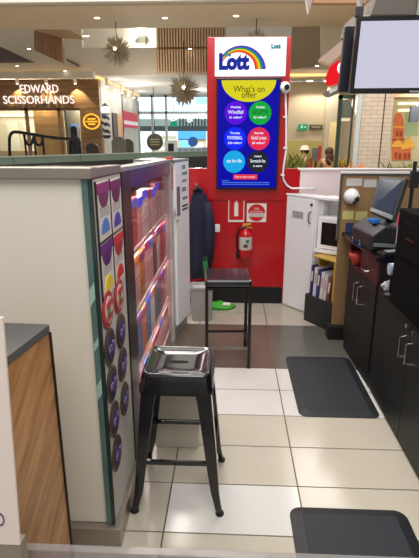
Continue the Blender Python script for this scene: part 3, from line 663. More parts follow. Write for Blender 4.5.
# ================================================================== KIOSK: LEFT COUNTER
XF = -.44
def tz_(Y): return 1.43-(Y-1.51)*.0225    # the counter top falls very slightly towards the back
def counter():
    base = Vector((XF, 1.51, 0))
    r = empty('display_counter', base, 'tall cream display counter with steel top and a board of game cards', 'counter')
    def b(name, mb, m, par=None, **k): return rel(mb.build(name, m, par or r, **k), base)
    b('end_panel', MB().box(-2.6, -.474, 1.512, 1.54, .088, 1.425), CREAM, bevel=.002)
    tr = MB()
    tr.box(-2.6, XF+.004, 1.485, 1.56, 1.426, 1.462)
    b('top_trim', tr, STEEL, bevel=.004)
    ts = MB(); y0, y1 = 1.561, 1.90
    ts.hexa([(XF-.05, y0), (XF+.004, y0), (XF+.004, y1), (XF-.05, y1)], [tz_(y0)-.002, tz_(y0)-.002, tz_(y1)-.002, tz_(y1)-.002], [tz_(y0)+.03, tz_(y0)+.03, tz_(y1)+.028, tz_(y1)+.028])
    b('side_trim', ts, STEEL, bevel=.003)
    gg = glassy('edge_glass', (96, 150, 138), .25, .05, (70, 108, 100))
    gg = mat('edge_green', (84, 112, 106), .12, noise=.4, scale=7)
    ge = MB().m(gg).box(-.473, -.453, 1.500, 1.511, .09, 1.425)
    b('glass_edge', ge, None)
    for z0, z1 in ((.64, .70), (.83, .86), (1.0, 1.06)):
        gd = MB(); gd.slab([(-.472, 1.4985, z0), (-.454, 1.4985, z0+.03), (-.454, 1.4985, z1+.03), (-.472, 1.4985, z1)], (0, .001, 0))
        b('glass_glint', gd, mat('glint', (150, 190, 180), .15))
    b('glass_backing', MB().box(-.473, XF-.003, 1.513, 1.545, .09, 1.424).box(-.4525, XF-.0015, 1.502, 1.5128, .09, 1.424), mat('dark_teal', (34, 52, 50), .2))
    cp = MB().hexa([(XF-.02, 1.548), (XF, 1.512), (XF, 1.898), (XF-.02, 1.898)], .088, [1.423, 1.423, tz_(1.9)-.004, tz_(1.9)-.004])
    b('card_board', cp, mat('board_white', (206, 202, 194), .3, noise=.03))
    pl = MB().box(-2.6, -.415, 1.478, 1.54, 0, .086).box(-.46, -.418, 1.541, 1.90, 0, .086)
    b('plinth', pl, STEEL, bevel=.003)
    b('carcass', MB().box(-2.6, -.462, 1.545, 1.90, .088, 1.337), mat('carcass_grey', (120, 120, 118), .5))
    # game cards
    cards = [(0, 0, (150, 40, 120), (86, 130, 206), 'magenta headed card with a blue badge, left of the top row on the counter board'),
             (1, 0, (120, 22, 96), (70, 58, 176), 'plum headed card with a violet badge, right of the top row on the counter board'),
             (0, 1, (104, 34, 132), (240, 208, 30), 'purple headed card with a yellow badge on the counter board'),
             (1, 1, (206, 44, 58), (216, 40, 44), 'red headed card with a red badge on the counter board')]
    for ci, ri, hc, bc, lab in cards:
        ya = 1.537+ci*.178; yb = ya+.164; z1 = 1.408-ri*.205-ci*.006; z0 = z1-.195
        yc = (ya+yb)/2
        t = empty('game_card', (XF, yc, z0), lab, 'card', 'game cards on the counter board')
        MB().box(.0005, .004, -.082, .082, 0, .195).build('sheet', mat('card_cream', (222, 214, 206), .5), t)
        MB().box(.004, .0055, -.08, .08, .160, .193).build('header', mat('card_h%d%d' % (ci, ri), hc, .45), t)
        dc = MB(); k = 20
        dc.slab([(.004, .064*c_(PI+PI*i/k), .160+.05*s_(PI+PI*i/k)) for i in range(k+1)], (.002, 0, 0)); dc.build('badge', mat('card_b%d%d' % (ci, ri), tuple(int(v*.8) for v in hc), .45), t)
        ln = MB()
        for k2 in range(4): ln.box(.004, .0048, -.06, .06, .085-.0+k2*.009-.003, .085+k2*.009)
        ln.build('printed_lines', mat('card_ink', (150, 138, 142), .6), t)
        bl = MB(); bl.slab([(.004, .055*c_(PI*i/k), .022+.05*s_(PI*i/k)) for i in range(k+1)], (.002, 0, 0)); bl.build('emblem', mat('card_e%d%d' % (ci, ri), bc, .45), t)
    hol = MB().box(XF+.0003, XF+.006, 1.526, 1.533, 1.0, 1.415).box(XF+.0003, XF+.006, 1.706, 1.711, 1.0, 1.41).box(XF+.0003, XF+.006, 1.53, 1.885, 1.206, 1.211)
    b('card_rail', hol, BLKP)
    # round badges
    R1 = [(1.58, .962), (1.752, .955)]; R2 = [(1.755, .807), (1.578, .817), (1.752, .661), (1.573, .669), (1.754, .50), (1.577, .516), (1.579, .362)]
    def badge(y, z, ring, face, mark, lab, grp):
        t = empty('round_badge', (XF, y, z), lab, 'badge', grp)
        MB().lathe([(.068, .0005), (.071, .004), (.066, .008), (.050, .008)], axis='x', k=28).build('ring', ring, t)
        MB().lathe([(.0495, .0085), (.0495, .0105)], axis='x', k=28).build('face', face, t)
        return t
    RR = mat('badge_red', (176, 50, 56), .35); RW = mat('badge_pale', (214, 196, 184), .4); BRZ = mat('badge_bronze', (84, 68, 56), .35, .3); VIO = mat('badge_violet', (54, 44, 84), .35); LAV = mat('badge_lav', (140, 130, 160), .4); GRN = mat('badge_green', (110, 140, 70), .4)
    for i, (y, z) in enumerate(R1):
        t = badge(y, z, RR, RW, None, 'red ringed round badge with a pale face, %s of the pair under the game cards' % ('left' if i == 0 else 'right'), 'red badges on the counter board')
        MB().box(.0106, .0125, -.04, .04, .012, .034).build('band', mat('badge_band', (198, 66, 76), .4), t)
        MB().box(.0106, .0125, -.038, .038, -.035, -.014).build('band', mat('badge_band', (198, 66, 76), .4), t)
        MB().lathe([(.02, .0106), (.02, .0125)], axis='x', k=14, c=(0, -.01, -.002)).build('leaf', GRN, t)
    nmz = ['top of the right column', 'top of the left column', 'middle of the right column', 'second of the left column', 'bottom of the right column', 'third of the left column', 'lowest of the left column']
    for (y, z), w in zip(R2, nmz):
        t = badge(y, z, BRZ, VIO, None, 'bronze ringed violet round badge, %s on the counter board' % w, 'violet badges on the counter board')
        MB().box(.0106, .012, -.040, .040, -.008, .014).build('band', LAV, t)
        st = []
        for i in range(10):
            rr = .03 if i % 2 == 0 else .013; an = PI/2+2*PI*i/10; st.append((.0122, rr*c_(an), .001+rr*s_(an)))
        MB().slab(st, (.0015, 0, 0)).build('star', mat('badge_star', (92, 74, 150), .4), t)
counter()
def showcase():
    base = Vector((XF, 2.1, 0)); y0, y1 = 1.902, 3.52
    r = empty('ticket_showcase', base, 'glass fronted ticket showcase with dark posts along the aisle', 'showcase')
    def b(name, mb, m, par=None, **k): return rel(mb.build(name, m, par or r, **k), base)
    DP = mat('dark_bronze', (52, 48, 46), .3, .4)
    b('post', MB().hexa([(XF-.05, y0), (XF+.006, y0), (XF+.006, 2.07), (XF-.05, 2.07)], 0, [tz_(y0)]*2+[tz_(2.07)]*2), DP, bevel=.004)
    b('header', MB().hexa([(XF-.04, 2.071), (XF+.002, 2.071), (XF+.002, 3.42), (XF-.04, 3.42)], [tz_(2.07)-.075]*2+[tz_(3.42)-.075]*2, [tz_(2.07)]*2+[tz_(3.42)]*2), mat('header_plum', (70, 58, 66), .22))
    b('top_trim', MB().hexa([(XF-.06, y0), (XF+.008, y0), (XF+.008, y1), (XF-.06, y1)], [tz_(y0)+.001]*2+[tz_(y1)+.001]*2, [tz_(y0)+.018]*2+[tz_(y1)+.018]*2), mat('trim_grey', (176, 170, 164), .3, .5))
    b('top', MB().hexa([(-1.4, 1.58), (XF-.061, 1.58), (XF-.061, y1), (-1.4, y1)], 1.34, 1.358), mat('dark_top', (34, 36, 38), .2))
    b('back', MB().box(XF-.31, XF-.29, 2.071, 3.42, .05, 1.335), mat('case_red', (226, 168, 166), .5))
    b('end', MB().box(XF-.29, XF-.02, 2.073, 2.085, .05, 1.335).box(XF-.29, XF-.02, 3.405, 3.418, .05, 1.335), mat('case_pink', (206, 150, 150), .5))
    SH = mat('shelf_pale', (214, 190, 188), .4)
    for z in (1.03, .715, .40): b('shelf', MB().box(XF-.288, XF-.022, 2.087, 3.403, z-.018, z), SH)
    b('base_panel', MB().box(XF-.289, XF-.02, 2.071, 3.42, 0, .12), mat('case_base', (196, 186, 182), .4))
    b('glass_door', MB().hexa([(XF-.012, 2.075), (XF-.006, 2.075), (XF-.006, 3.42), (XF-.012, 3.42)], .03, [tz_(2.07)-.08]*2+[tz_(3.42)-.08]*2), glassy('case_glass', (248, 242, 242), .97, .03, (220, 200, 200), .3))
    b('door_post', MB().hexa([(XF-.04, 3.44), (XF+.010, 3.44), (XF+.010, y1), (XF-.04, y1)], 0, [tz_(3.44)]*2+[tz_(y1)]*2), mat('post_silver', (186, 182, 178), .35, .3), bevel=.004)
    b('red_cap', MB().box(XF-.03, XF+.02, 3.47, y1, tz_(y1)+.019, tz_(y1)+.035).box(XF+.0105, XF+.014, 3.46, 3.515, 1.19, 1.36), mat('cap_red', (206, 60, 60), .4))
    lk = b('lock', MB().box(XF+.011, XF+.034, 3.43, 3.5, .99, 1.05), mat('lock_silver', (200, 200, 204), .3, .4), bevel=.006)
    kh = MB().lathe([(.012, .0345), (.012, .038)], c=(XF, 3.465, 1.02), axis='x', k=14).build('keyhole', CHROME, lk); kh.location = (0, 0, 0)
    # tickets: pink packs on each shelf
    rows = [(1.033, .25, ['pink', 'red', 'pink', 'white', 'pink', 'rose', 'pink', 'rose', 'rose']),
            (.718, .28, ['rose', 'pink', 'gold', 'pink', 'pink', 'plum', 'rose', 'red', 'red']),
            (.403, .28, ['blue', 'blue', 'orange', 'blue', 'white', 'navy', 'navy', 'red', 'pink']),
            (.121, .24, ['orange', 'blue', 'blue', 'white', 'white', 'pink', 'pink', 'pink', 'pink'])]
    CO = dict(pink=(244, 190, 190), rose=(246, 212, 208), red=(222, 84, 88), white=(238, 232, 228), gold=(206, 146, 52), plum=(122, 40, 84), blue=(70, 130, 190), navy=(70, 84, 116), orange=(222, 136, 84))
    sn = ['top', 'second', 'third', 'lowest']; on = ['first', 'second', 'third', 'fourth', 'fifth', 'sixth', 'seventh', 'eighth', 'ninth']
    hd = [(150, 30, 70), (60, 90, 200), (196, 120, 40), (120, 40, 110)]
    for si, (z, h, cs) in enumerate(rows):
        for k, c in enumerate(cs):
            w = .139; ya = 2.095+k*.145
            t = empty('ticket_pack', (XF-.034, ya+w/2, z), '%s scratch ticket pack, %s from the dark post on the %s shelf' % (c, on[k], sn[si]), 'ticket pack', 'scratch ticket packs in the glass showcase')
            hh = h-.012*(k % 3)
            MB().box(-.03, .0, -w/2, w/2, 0, hh).build('pack', mat('pack_'+c, CO[c], .45, noise=.12, scale=30), t, bevel=.002)
            MB().box(.0005, .003, -w/2+.004, w/2-.004, hh-.05, hh-.006).build('header', mat('pack_h%d' % ((k+si) % 4), hd[(k+si) % 4] if not (si == 0 and k in (2, 3, 5, 6)) else (36, 70, 226), .4) if not (si == 0 and k in (2, 3, 5, 6)) else em('pack_lit', (36, 76, 235), 1.), t)
            ln = MB()
            for q in range(5): ln.box(.0005, .002, -w/2+.012, w/2-.012, .02+q*.03, .034+q*.03)
            ln.build('print', mat('pack_p_'+c, tuple(int(v*.78+20) for v in CO[c]), .5), t)
    # lamps added under header and shelves to brighten the ticket packs
    for z in (1.325, 1.008, .693, .378):
        L = bpy.data.lights.new('case', 'AREA'); L.shape = 'RECTANGLE'; L.size = .012; L.size_y = 1.25; L.energy = 3.2 if z > 1.2 else 1.5; L.color = (1, .95, .94)
        lo = bpy.data.objects.new('showcase_fill_lamp', L); COL.objects.link(lo); lo.location = (XF-.0205, 2.745, z); lo.rotation_euler = (0, math.radians(14), 0)
showcase()
def noticecab():
    P0 = Vector((-.436, 3.525, 0)); P1 = Vector((-.358, 3.87, 0)); d = (P1-P0).normalized(); n = Vector((d.y, -d.x, 0)); L = (P1-P0).length
    rz = math.atan2(d.y, d.x)-PI/2
    r = empty('notice_cabinet', P0, 'narrow white cabinet with notices at the far end of the counter', 'cabinet', rz=rz)
    zt = 1.383
    MB().box(-.3, 0, 0, L, .085, zt).build('body', WHITE, r, bevel=.003)
    MB().box(-.28, -.01, .01, L-.01, 0, .084).build('kickplate', mat('kick_grey', (150, 150, 148), .4), r)
    MB().box(.0005, .018, .03, L-.004, .10, zt-.004).build('door', WHITE, r, bevel=.003)
    MB().box(-.3, .02, 0, L, zt+.001, zt+.014).build('top_trim', mat('trim_grey', (176, 170, 164), .3, .5), r)
    ink = mat('ink_grey', (64, 62, 66), .6)
    specs = [(.10, .26, 1.34, .030, 'topmost'), (.1, .3, 1.29, .022, 'second'), (.1, .28, 1.235, .018, 'third'), (.09, .27, 1.17, .03, 'fourth'), (.1, .3, 1.10, .022, 'fifth'), (.09, .31, 1.03, .05, 'sixth')]
    for a, bb, z, h, nn in specs:
        m = MB(); 
        for q in range(2): m.box(.0185, .0195, a+.08, bb, z-h*.5+q*h*.55, z-h*.5+q*h*.55+h*.3)
        m.build('printed_notice', ink, r)
    MB().box(.0185, .02, .05, .12, .98, 1.2).build('paper_strip', mat('strip_mauve', (120, 100, 112), .6), r)
    MB().lathe([(.012, .018), (.012, .03)], axis='x', k=12, c=(0, .04, .95)).build('lock', CHROME, r)
noticecab()

# ================================================================== SIGN TOWER FITTINGS
def tower():
    Yf = YW-.013
    # ---- upper lit sign
    p0 = at(215, 38.3, Yf); p1 = at(285, 76.2, Yf); cx = (p0.x+p1.x)/2; cz = (p0.z+p1.z)/2; w = p1.x-p0.x; h = p0.z-p1.z
    t = empty('illuminated_sign', (cx, Yf, cz), 'white illuminated shop sign with rainbow on the red tower', 'sign')
    MB().box(-w/2, w/2, -.035, -.001, -h/2, h/2).build('lightbox', em('sign_face', (250, 250, 255), 1.2), t, bevel=.004)
    def L(px, py): v = at(px, py, Yf); return v.x-cx, v.z-cz
    # rainbow: bands of an arch
    cols = [(232, 40, 36), (245, 120, 26), (250, 214, 30), (40, 170, 60), (30, 90, 220), (110, 50, 170)]
    c0 = L(238.5, 70); sx = (p1.x-p0.x)/70
    for i, c in enumerate(cols):
        mb = MB(); k = 28; A0 = 0.0; A1 = math.radians(158)
        def pt(an, f):
            u = an/A1
            rin = 16.0*(1-u)+17.5*u; rout = 27.0*(1-u)+20.5*u
            rr = rin+(rout-rin)*f
            return Vector((c0[0]+rr*sx*c_(an), -.037-.0004*i, c0[1]+rr*sx*s_(an)*.92))
        for j in range(k):
            a0 = A0+(A1-A0)*j/k; a1 = A0+(A1-A0)*(j+1)/k; f0 = i/6; f1 = (i+1)/6
            mb.slab([pt(a0, f0), pt(a1, f0), pt(a1, f1), pt(a0, f1)], (0, .001, 0))
        mb.build('rainbow_band', em('rb%d' % i, c, .95), t)
    BL = em('logo_blue', (22, 44, 160), .9)
    x, z = L(233.5, 63.2)
    lt = text('lettering', 'Lott', .19, (x, -.045, z), BL, t, ext=.003, bold=.011)
    bpy.context.view_layer.update(); lt.scale = (30*sx/lt.dimensions.x, (15.5*sx)/max(lt.dimensions.y, .01), 1)
    x, z = L(227.5, 55.5); th = text('lettering', 'the', .045, (x, -.052, z), em('logo_teal', (20, 150, 150), .8), t, ext=.002, bold=.002)
    x, z = L(275.5, 47.3); text('lettering', 'Lott', .045, (x, -.038, z), em('logo_teal', (20, 150, 150), .8), t, ext=.002, bold=.003)
    # ---- portrait screen
    a = at(216.8, 78.6, Yf); b = at(276.5, 189, Yf); cx2 = (a.x+b.x)/2; cz2 = (a.z+b.z)/2; w = b.x-a.x; h = a.z-b.z
    t = empty('promotion_screen', (cx2, Yf, cz2), 'tall blue promotion screen headed What\'s on offer, on the red tower', 'screen')
    MB().box(-w/2, w/2, -.05, -.001, -h/2, h/2).build('bezel', BLACK, t, bevel=.004)
    iw = w-.03; ih = h-.035
    MB().box(-iw/2, iw/2, -.0525, -.051, -ih/2, ih/2).build('display', em('screen_blue', (10, 4, 176), .85), t)
    def S(px, py):
        u = (px-217.7)/(278.3-217.7); v = (py-79.7)/(187.5-79.7); return (u-.5)*iw, (.5-v)*ih
    px = iw/60.6
    x, z = S(248, 79.9); k = 36; rx = 27*px; rz = 20.3*px
    MB().slab([(x+rx*c_(PI+PI*i/k), -.0545, z+rz*s_(PI+PI*i/k)) for i in range(k+1)], (0, .0012, 0)).build('yellow_header', em('scr_yellow', (226, 214, 30), .95), t)
    TX = em('scr_text_dark', (70, 60, 30), .3); WT = em('scr_white', (240, 244, 255), 1.)
    x, z = S(248.5, 88.5); q = text('lettering', "What's on", .075, (x, -.056, z), TX, t, ext=.0006); 
    bpy.context.view_layer.update(); q.scale = (31*px/q.dimensions.x, 1, 1)
    x, z = S(248.5, 94); q = text('lettering', "offer", .075, (x, -.056, z), TX, t, ext=.0006); bpy.context.view_layer.update(); q.scale = (15*px/q.dimensions.x, 1, 1)
    circ = [(235.4, 111.5, (92, 10, 226), ('Weekday', 'Windfall', '$1 million*')), (260, 111.5, (10, 172, 60), ('Tuesday', 'OZ LOTTO', '$2 million*')),
            (235, 137, (10, 40, 255), ('Thursday', 'POWERBALL', '$20 million*')), (259.3, 137, (232, 42, 84), ('Saturday', 'Gold Lotto', '$5 million*')),
            (234.5, 160.5, (24, 172, 236), ('', 'set for life', '')), (259, 160.5, (34, 34, 52), ('Instant', 'Scratch-Its', 'in store'))]
    for i, (cx_, cy_, c, tx) in enumerate(circ):
        x, z = S(cx_, cy_); d = MB(); disc(d, (x, -.0526, z), 11.3*px, .0012); d.build('offer_circle', em('circ%d' % i, c, .95), t)
        for j, (s, dz, sz) in enumerate(zip(tx, (5.6, .8, -4.2), (2.6, 4.6, 2.8))):
            if s:
                bm_ = TX if (i == 1 and j == 1) else WT
                q = text('lettering', s, sz*px*1.05, (x, -.0545, z+dz*px), bm_, t, ext=.0005, bold=.0006)
                bpy.context.view_layer.update(); mxw = 15.5*px
                if q.dimensions.x > mxw: q.scale = (mxw/q.dimensions.x, 1, 1)
    x, z = S(246.5, 176.3); MB().box(x-12.5*px, x+12.5*px, -.054, -.0526, z-2.6*px, z+2.6*px).build('red_button', em('scr_red', (236, 56, 74), .95), t, bevel=.0004)
    q = text('lettering', 'Play at the counter', 2.9*px, (x, -.0556, z), WT, t, ext=.0005); bpy.context.view_layer.update(); q.scale = (21*px/q.dimensions.x, 1, 1)
    ln = MB()
    for y_, x0, x1 in ((180.3, 222, 229), (182.2, 222, 272), (184.2, 222, 272)):
        u0, z = S(x0, y_); u1, _ = S(x1, y_); ln.box(u0, u1, -.0535, -.0526, z-.5*px, z+.5*px)
    ln.build('small_print', em('scr_lblue', (70, 120, 230), .9), t)
    # ---- dome camera and white conduit
    p = at(284.5, 87.8, Yf)
    t = empty('dome_camera', p, 'white dome camera at the right edge of the red tower', 'camera')
    MB().lathe([(.048, -.001), (.05, -.02), (.046, -.032)], axis='y').build('base', WHITEP, t)
    MB().ball((0, -.035, 0), .045).build('ball', WHITEP, t, smooth=True)
    MB().lathe([(.024, -.07), (.022, -.082)], axis='y', c=(.012, 0, -.002), k=16).build('lens', BLACK, t)
    MB().ball((.02, -.082, .012), .009, k=8, n=6).ball((.02, -.082, -.014), .008, k=8, n=6).build('window', BLKP, t)
    pts = [at(285.5, 94, Yf-.012), at(286.3, 120, Yf-.012), at(286, 150, Yf-.012), at(283.5, 168, Yf-.012), at(282.8, 175, Yf-.012), at(283.5, 180, Yf-.012), at(287, 185.5, Yf-.012), at(291.5, 188.3, Yf-.012), at(300, 188.3, Yf-.012), at(316, 188.6, Yf-.02)]
    tag(MB().tube(pts, .0085, 10).build('cable_conduit', WHITEP, smooth=True), 'white cable conduit running down from the dome camera and along behind the locker', 'conduit')
    for i, py in enumerate((117, 148, 175)):
        p = at(285.5 if py < 160 else 282.8, py, Yf); tag(MB().box(-.02, .014, -.022, -.001, -.008, .008).build('conduit_clip', WHITEP, bevel=.002), '%s of three white clips holding the cable conduit' % ('topmost', 'middle', 'lowest')[i], 'clip', 'conduit clips').location = p
    # ---- wall signs, switch, extinguisher
    Yl = YW
    a = at(228.4, 199, Yl); b = at(244, 222, Yl)
    t = empty('extinguisher_sign', ((a.x+b.x)/2, Yl, (a.z+b.z)/2), 'red sign with white border and extinguisher symbol above left of the extinguisher', 'sign')
    w = (b.x-a.x)/2; h = (a.z-b.z)/2
    MB().box(-w, w, -.004, -.001, -h, h).build('border', PAPER, t); MB().box(-w+.008, w-.008, -.0055, -.0041, -h+.02, h-.008).build('panel', REDSIGN, t)
    MB().box(-.018, .018, -.007, -.0056, -h+.055, h-.045).slab([(.018*c_(PI*i/10), -.007, h-.046+.018*s_(PI*i/10)) for i in range(11)], (0, .0013, 0)).box(-.008, .008, -.007, -.0056, h-.03, h-.016).build('symbol', PAPER, t)
    a = at(247, 203.3, Yl); b = at(266, 222, Yl)
    t = empty('instruction_sign', ((a.x+b.x)/2, Yl, (a.z+b.z)/2), 'square white sign with red disc and bands, upper right of the extinguisher', 'sign')
    w = (b.x-a.x)/2; h = (a.z-b.z)/2
    MB().box(-w, w, -.004, -.001, -h, h).build('sheet', PAPER, t, bevel=.0005)
    mb = MB(); disc(mb, (0, -.0042, 0), w*.88, .001, 32); mb.build('disc', REDSIGN, t)
    MB().box(-w*.95, w*.95, -.0065, -.0054, -h*.45, -h*.02).build('band', PAPER, t)
    text('lettering', 'FIRE', .026, (0, -.0066, h*.42), PAPER, t, ext=.0004); text('lettering', 'EXTINGUISHER', .017, (0, -.0066, h*.14), PAPER, t, ext=.0004)
    ln = MB()
    for q in range(3): ln.box(-w*.8, w*.8, -.0072, -.0066, -h*.4+q*h*.13, -h*.34+q*h*.13)
    ln.build('print', mat('sign_grey', (150, 130, 130), .6), t)
    a = at(217.5, 228, Yl)
    t = empty('light_switch', a, 'white wall switch left of the fire extinguisher', 'switch')
    MB().box(-.022, .022, -.01, -.001, -.036, .036).build('plate', WHITEP, t, bevel=.002); MB().box(-.009, .009, -.014, -.0105, -.016, .016).build('rocker', WHITE, t, bevel=.001)
    a = at(245.5, 241, Yl-.07)
    t = empty('fire_extinguisher', a, 'red fire extinguisher hanging on the red back wall', 'fire extinguisher')
    XR = mat('ext_red', (196, 26, 34), .25, coat=.3)
    MB().lathe([(.02, -.165), (.054, -.16), (.06, -.145), (.06, .06), (.052, .085), (.03, .102), (.018, .108), (.018, .125)], k=28).build('cylinder', XR, t, smooth=True)
    lb = MB(); k = 16
    for i in range(k):
        a0 = -PI*.95+PI*.9*i/k; a1 = -PI*.95+PI*.9*(i+1)/k; f = lambda an, z: (.0608*c_(an), .0608*s_(an), z)
        lb.add([f(a0, -.075), f(a1, -.075), f(a1, .045), f(a0, .045)], [(0, 1, 2, 3)])
    lb.build('label', mat('ext_label', (206, 196, 190), .5), t)
    MB().box(.0, .03, -.0635, -.0612, -.005, .022).build('green_mark', mat('ext_green', (30, 120, 70), .5), t); MB().box(-.02, .02, -.0635, -.0612, -.05, -.02).build('dark_mark', mat('ext_dark', (70, 60, 60), .5), t)
    MB().lathe([(.02, .118), (.02, .14)], k=12).build('valve', CHROME, t)
    MB().slab([(-.03, -.012, .14), (.045, -.012, .155), (.05, -.012, .168), (-.03, -.012, .16)], (0, .024, 0)).slab([(-.03, -.012, .135), (.06, -.012, .12), (.06, -.012, .128), (-.03, -.012, .142)], (0, .024, 0)).build('handle', mat('ext_yellow', (206, 160, 40), .4), t)
    MB().tube([(-.02, -.0, .13), (-.055, -.005, .12), (-.078, -.01, .06), (-.08, -.01, -.02), (-.072, -.01, -.1)], .009, 8).tube([(-.072, -.01, -.1), (-.07, -.01, -.16)], [.011, .018], 8).build('hose', BLKP, t)
    MB().box(-.03, .03, .05, .069, -.06, .04).build('bracket', BLKP, t)
    # faint conduit covers on the red wall
    for px in (224, 232):
        pass
tower()
def jacket():
    # navy jacket on a hook beside the notice cabinet
    hk = at(197, 186, YW)
    t = empty('coat_hook', hk, 'small silver coat hook on the red wall above the navy jacket', 'hook')
    MB().box(-.012, .012, -.006, -.001, -.03, .03).build('plate', CHROME, t); MB().tube([(0, -.004, .01), (0, -.05, .0), (0, -.06, .03)], .006, 8).build('prong', CHROME, t)
    prof = [(1.13, -.318, -.285, .025), (1.10, -.338, -.255, .04), (1.03, -.365, -.215, .06), (.93, -.378, -.185, .07), (.8, -.385, -.165, .075), (.65, -.388, -.157, .08), (.5, -.388, -.165, .08), (.38, -.385, -.178, .078), (.30, -.38, -.192, .07), (.285, -.375, -.20, .05)]
    vs = []; fs = []; k = 28; Yc = 4.31
    for z, x0, x1, dy in prof:
        cx = (x0+x1)/2; hw = (x1-x0)/2
        for j in range(k):
            a = 2*PI*j/k; fold = 1+.14*s_(a*7+z*3)*min(1, (1.15-z)*2.2)
            vs.append((cx+hw*c_(a), Yc+dy*s_(a)*fold, z+.01*s_(a*3)))
    n = len(prof)
    for i in range(n-1):
        for j in range(k): fs.append((i*k+j, i*k+(j+1) % k, (i+1)*k+(j+1) % k, (i+1)*k+j))
    fs += [tuple(range(k)), tuple(range((n-1)*k, n*k))]
    o = MB().add(vs, fs); base = Vector((-.28, Yc, .285))
    r = empty('jacket', base, 'navy jacket hanging on the red wall beside the white notice cabinet', 'jacket')
    rel(o.build('body', NAVY, r, smooth=True), base)
    s = MB().tube([(-.215, 4.25, 1.0), (-.19, 4.22, .85), (-.185, 4.215, .65), (-.195, 4.22, .46)], [.035, .045, .045, .038], 12)
    rel(s.build('sleeve', NAVY, r, smooth=True), base)
    c = MB().tube([(-.335, 4.27, 1.09), (-.30, 4.25, 1.125), (-.27, 4.27, 1.10)], [.016, .02, .016], 8)
    rel(c.build('collar', mat('navy_dark', (16, 18, 36), .85), r, smooth=True), base)
jacket()
def bags():
    G = mat('bag_green', (70, 176, 52), .6, noise=.15, scale=20)
    c = Vector((-.12, 4.26, 0))
    r = empty('green_shopping_bag', c, 'bright green shopping bag slumped on the floor by the red wall', 'bag')
    vs = []; k = 22
    for i, (sc, z) in enumerate(((1., .004), (1.04, .015), (.9, .035), (.6, .05), (.2, .055))):
        for j in range(k):
            a = 2*PI*j/k; vs.append((.155*sc*c_(a)*(1+.12*s_(3*a+i)), .085*sc*s_(a)*(1+.15*c_(2*a+i)), z+.008*s_(4*a+i)*(i > 0)))
    fs = [(i*k+j, i*k+(j+1) % k, (i+1)*k+(j+1) % k, (i+1)*k+j) for i in range(4) for j in range(k)]+[tuple(range(k)), tuple(range(4*k, 5*k))]
    MB().add(vs, fs).build('body', G, r, smooth=True)
    MB().slab([(-.15, .02, .02), (-.06, .02, .02), (-.07, .05, .2), (-.14, .05, .2)], (0, .02, 0)).build('side_flap', G, r, bevel=.004)
    MB().slab([(.05, -.062, .047), (.12, -.05, .042), (.13, -.01, .052), (.06, -.015, .057)], (0, 0, .004)).build('label', PAPER, r)
    p = at(206, 270, 4.15)
    r = empty('green_folded_bag', p, 'dark green folded bag tucked behind the black stool seat beside the jacket', 'bag')
    MB().slab([(-.03, 0, .075), (.012, 0, .082), (.035, 0, -.07), (-.015, 0, -.085)], (0, .025, 0)).build('body', mat('bag_dkgreen', (42, 112, 56), .6), r, bevel=.004)
    MB().tube([(-.02, .012, .075), (-.015, .012, .12), (.005, .012, .12), (.008, .012, .08)], .004, 6).build('handle', mat('bag_dkgreen', (42, 112, 56), .6), r)
bags()
def bin_(x0, x1, y0, y1, h, taper, m, lab, rim=.012, liner=None, ov=0):
    cx, cy = (x0+x1)/2, (y0+y1)/2; hx, hy = (x1-x0)/2, (y1-y0)/2
    t = empty('waste_bin', (cx, cy, 0), lab, 'bin')
    b = [(-hx*taper, -hy*taper), (hx*taper, -hy*taper), (hx*taper, hy*taper), (-hx*taper, hy*taper)]; tp = [(-hx, -hy), (hx, -hy), (hx, hy), (-hx, hy)]
    w = .008
    vs = [(x, y, 0.001) for x, y in b]+[(x, y, h) for x, y in tp]+[(x*(1-w/hx), y*(1-w/hy), h) for x, y in tp]+[(x*(1-w/hx), y*(1-w/hy), .02) for x, y in b]
    fs = [(0, 1, 2, 3)]+[(i, (i+1) % 4, 4+(i+1) % 4, 4+i) for i in range(4)]+[(4+i, 4+(i+1) % 4, 8+(i+1) % 4, 8+i) for i in range(4)]+[(8+i, 8+(i+1) % 4, 12+(i+1) % 4, 12+i) for i in range(4)]+[(12, 13, 14, 15)]
    MB().add(vs, fs).build('body', m, t, bevel=.01)
    rm = MB(); e = .008
    rm.box(-hx-e, hx+e, -hy-e, -hy-.0005, h-.022, h+.003).box(-hx-e, hx+e, hy+.0005, hy+e, h-.022, h+.003).box(-hx-e, -hx-.0005, -hy, hy, h-.022, h+.003).box(hx+.0005, hx+e, -hy, hy, h-.022, h+.003)
    rm.build('rim', m, t, bevel=.003)
    if liner:
        lv = [(x*.93, y*.93, h-.001) for x, y in tp]
        l = MB(); k = 24
        pts = []
        for i in range(k):
            a = 2*PI*i/k; q = max(abs(c_(a)), abs(s_(a))); pts.append((hx*.93*c_(a)/q, hy*.93*s_(a)/q))
        v2 = [(x, y, h+.003+.006*s_(i*2.3)) for i, (x, y) in enumerate(pts)]+[(x*.9, y*.9, h-.05) for x, y in pts]+[(0, 0, h-.09)]
        f2 = [(i, (i+1) % k, k+(i+1) % k, k+i) for i in range(k)]+[(k+i, k+(i+1) % k, 2*k) for i in range(k)]
        l.add(v2, f2).build('liner', liner, t, smooth=True)
bin_(-.345, -.150, 3.90, 4.06, .31, .86, mat('bin_grey', (160, 158, 150), .5), 'grey waste bin with a bag liner beside the notice cabinet', liner=mat('liner_grey', (186, 186, 184), .35))
bin_(-.395, -.135, 2.10, 2.30, .40, .84, mat('bin_cream', (212, 206, 192), .5, noise=.03), 'cream waste bin standing behind the front black stool')

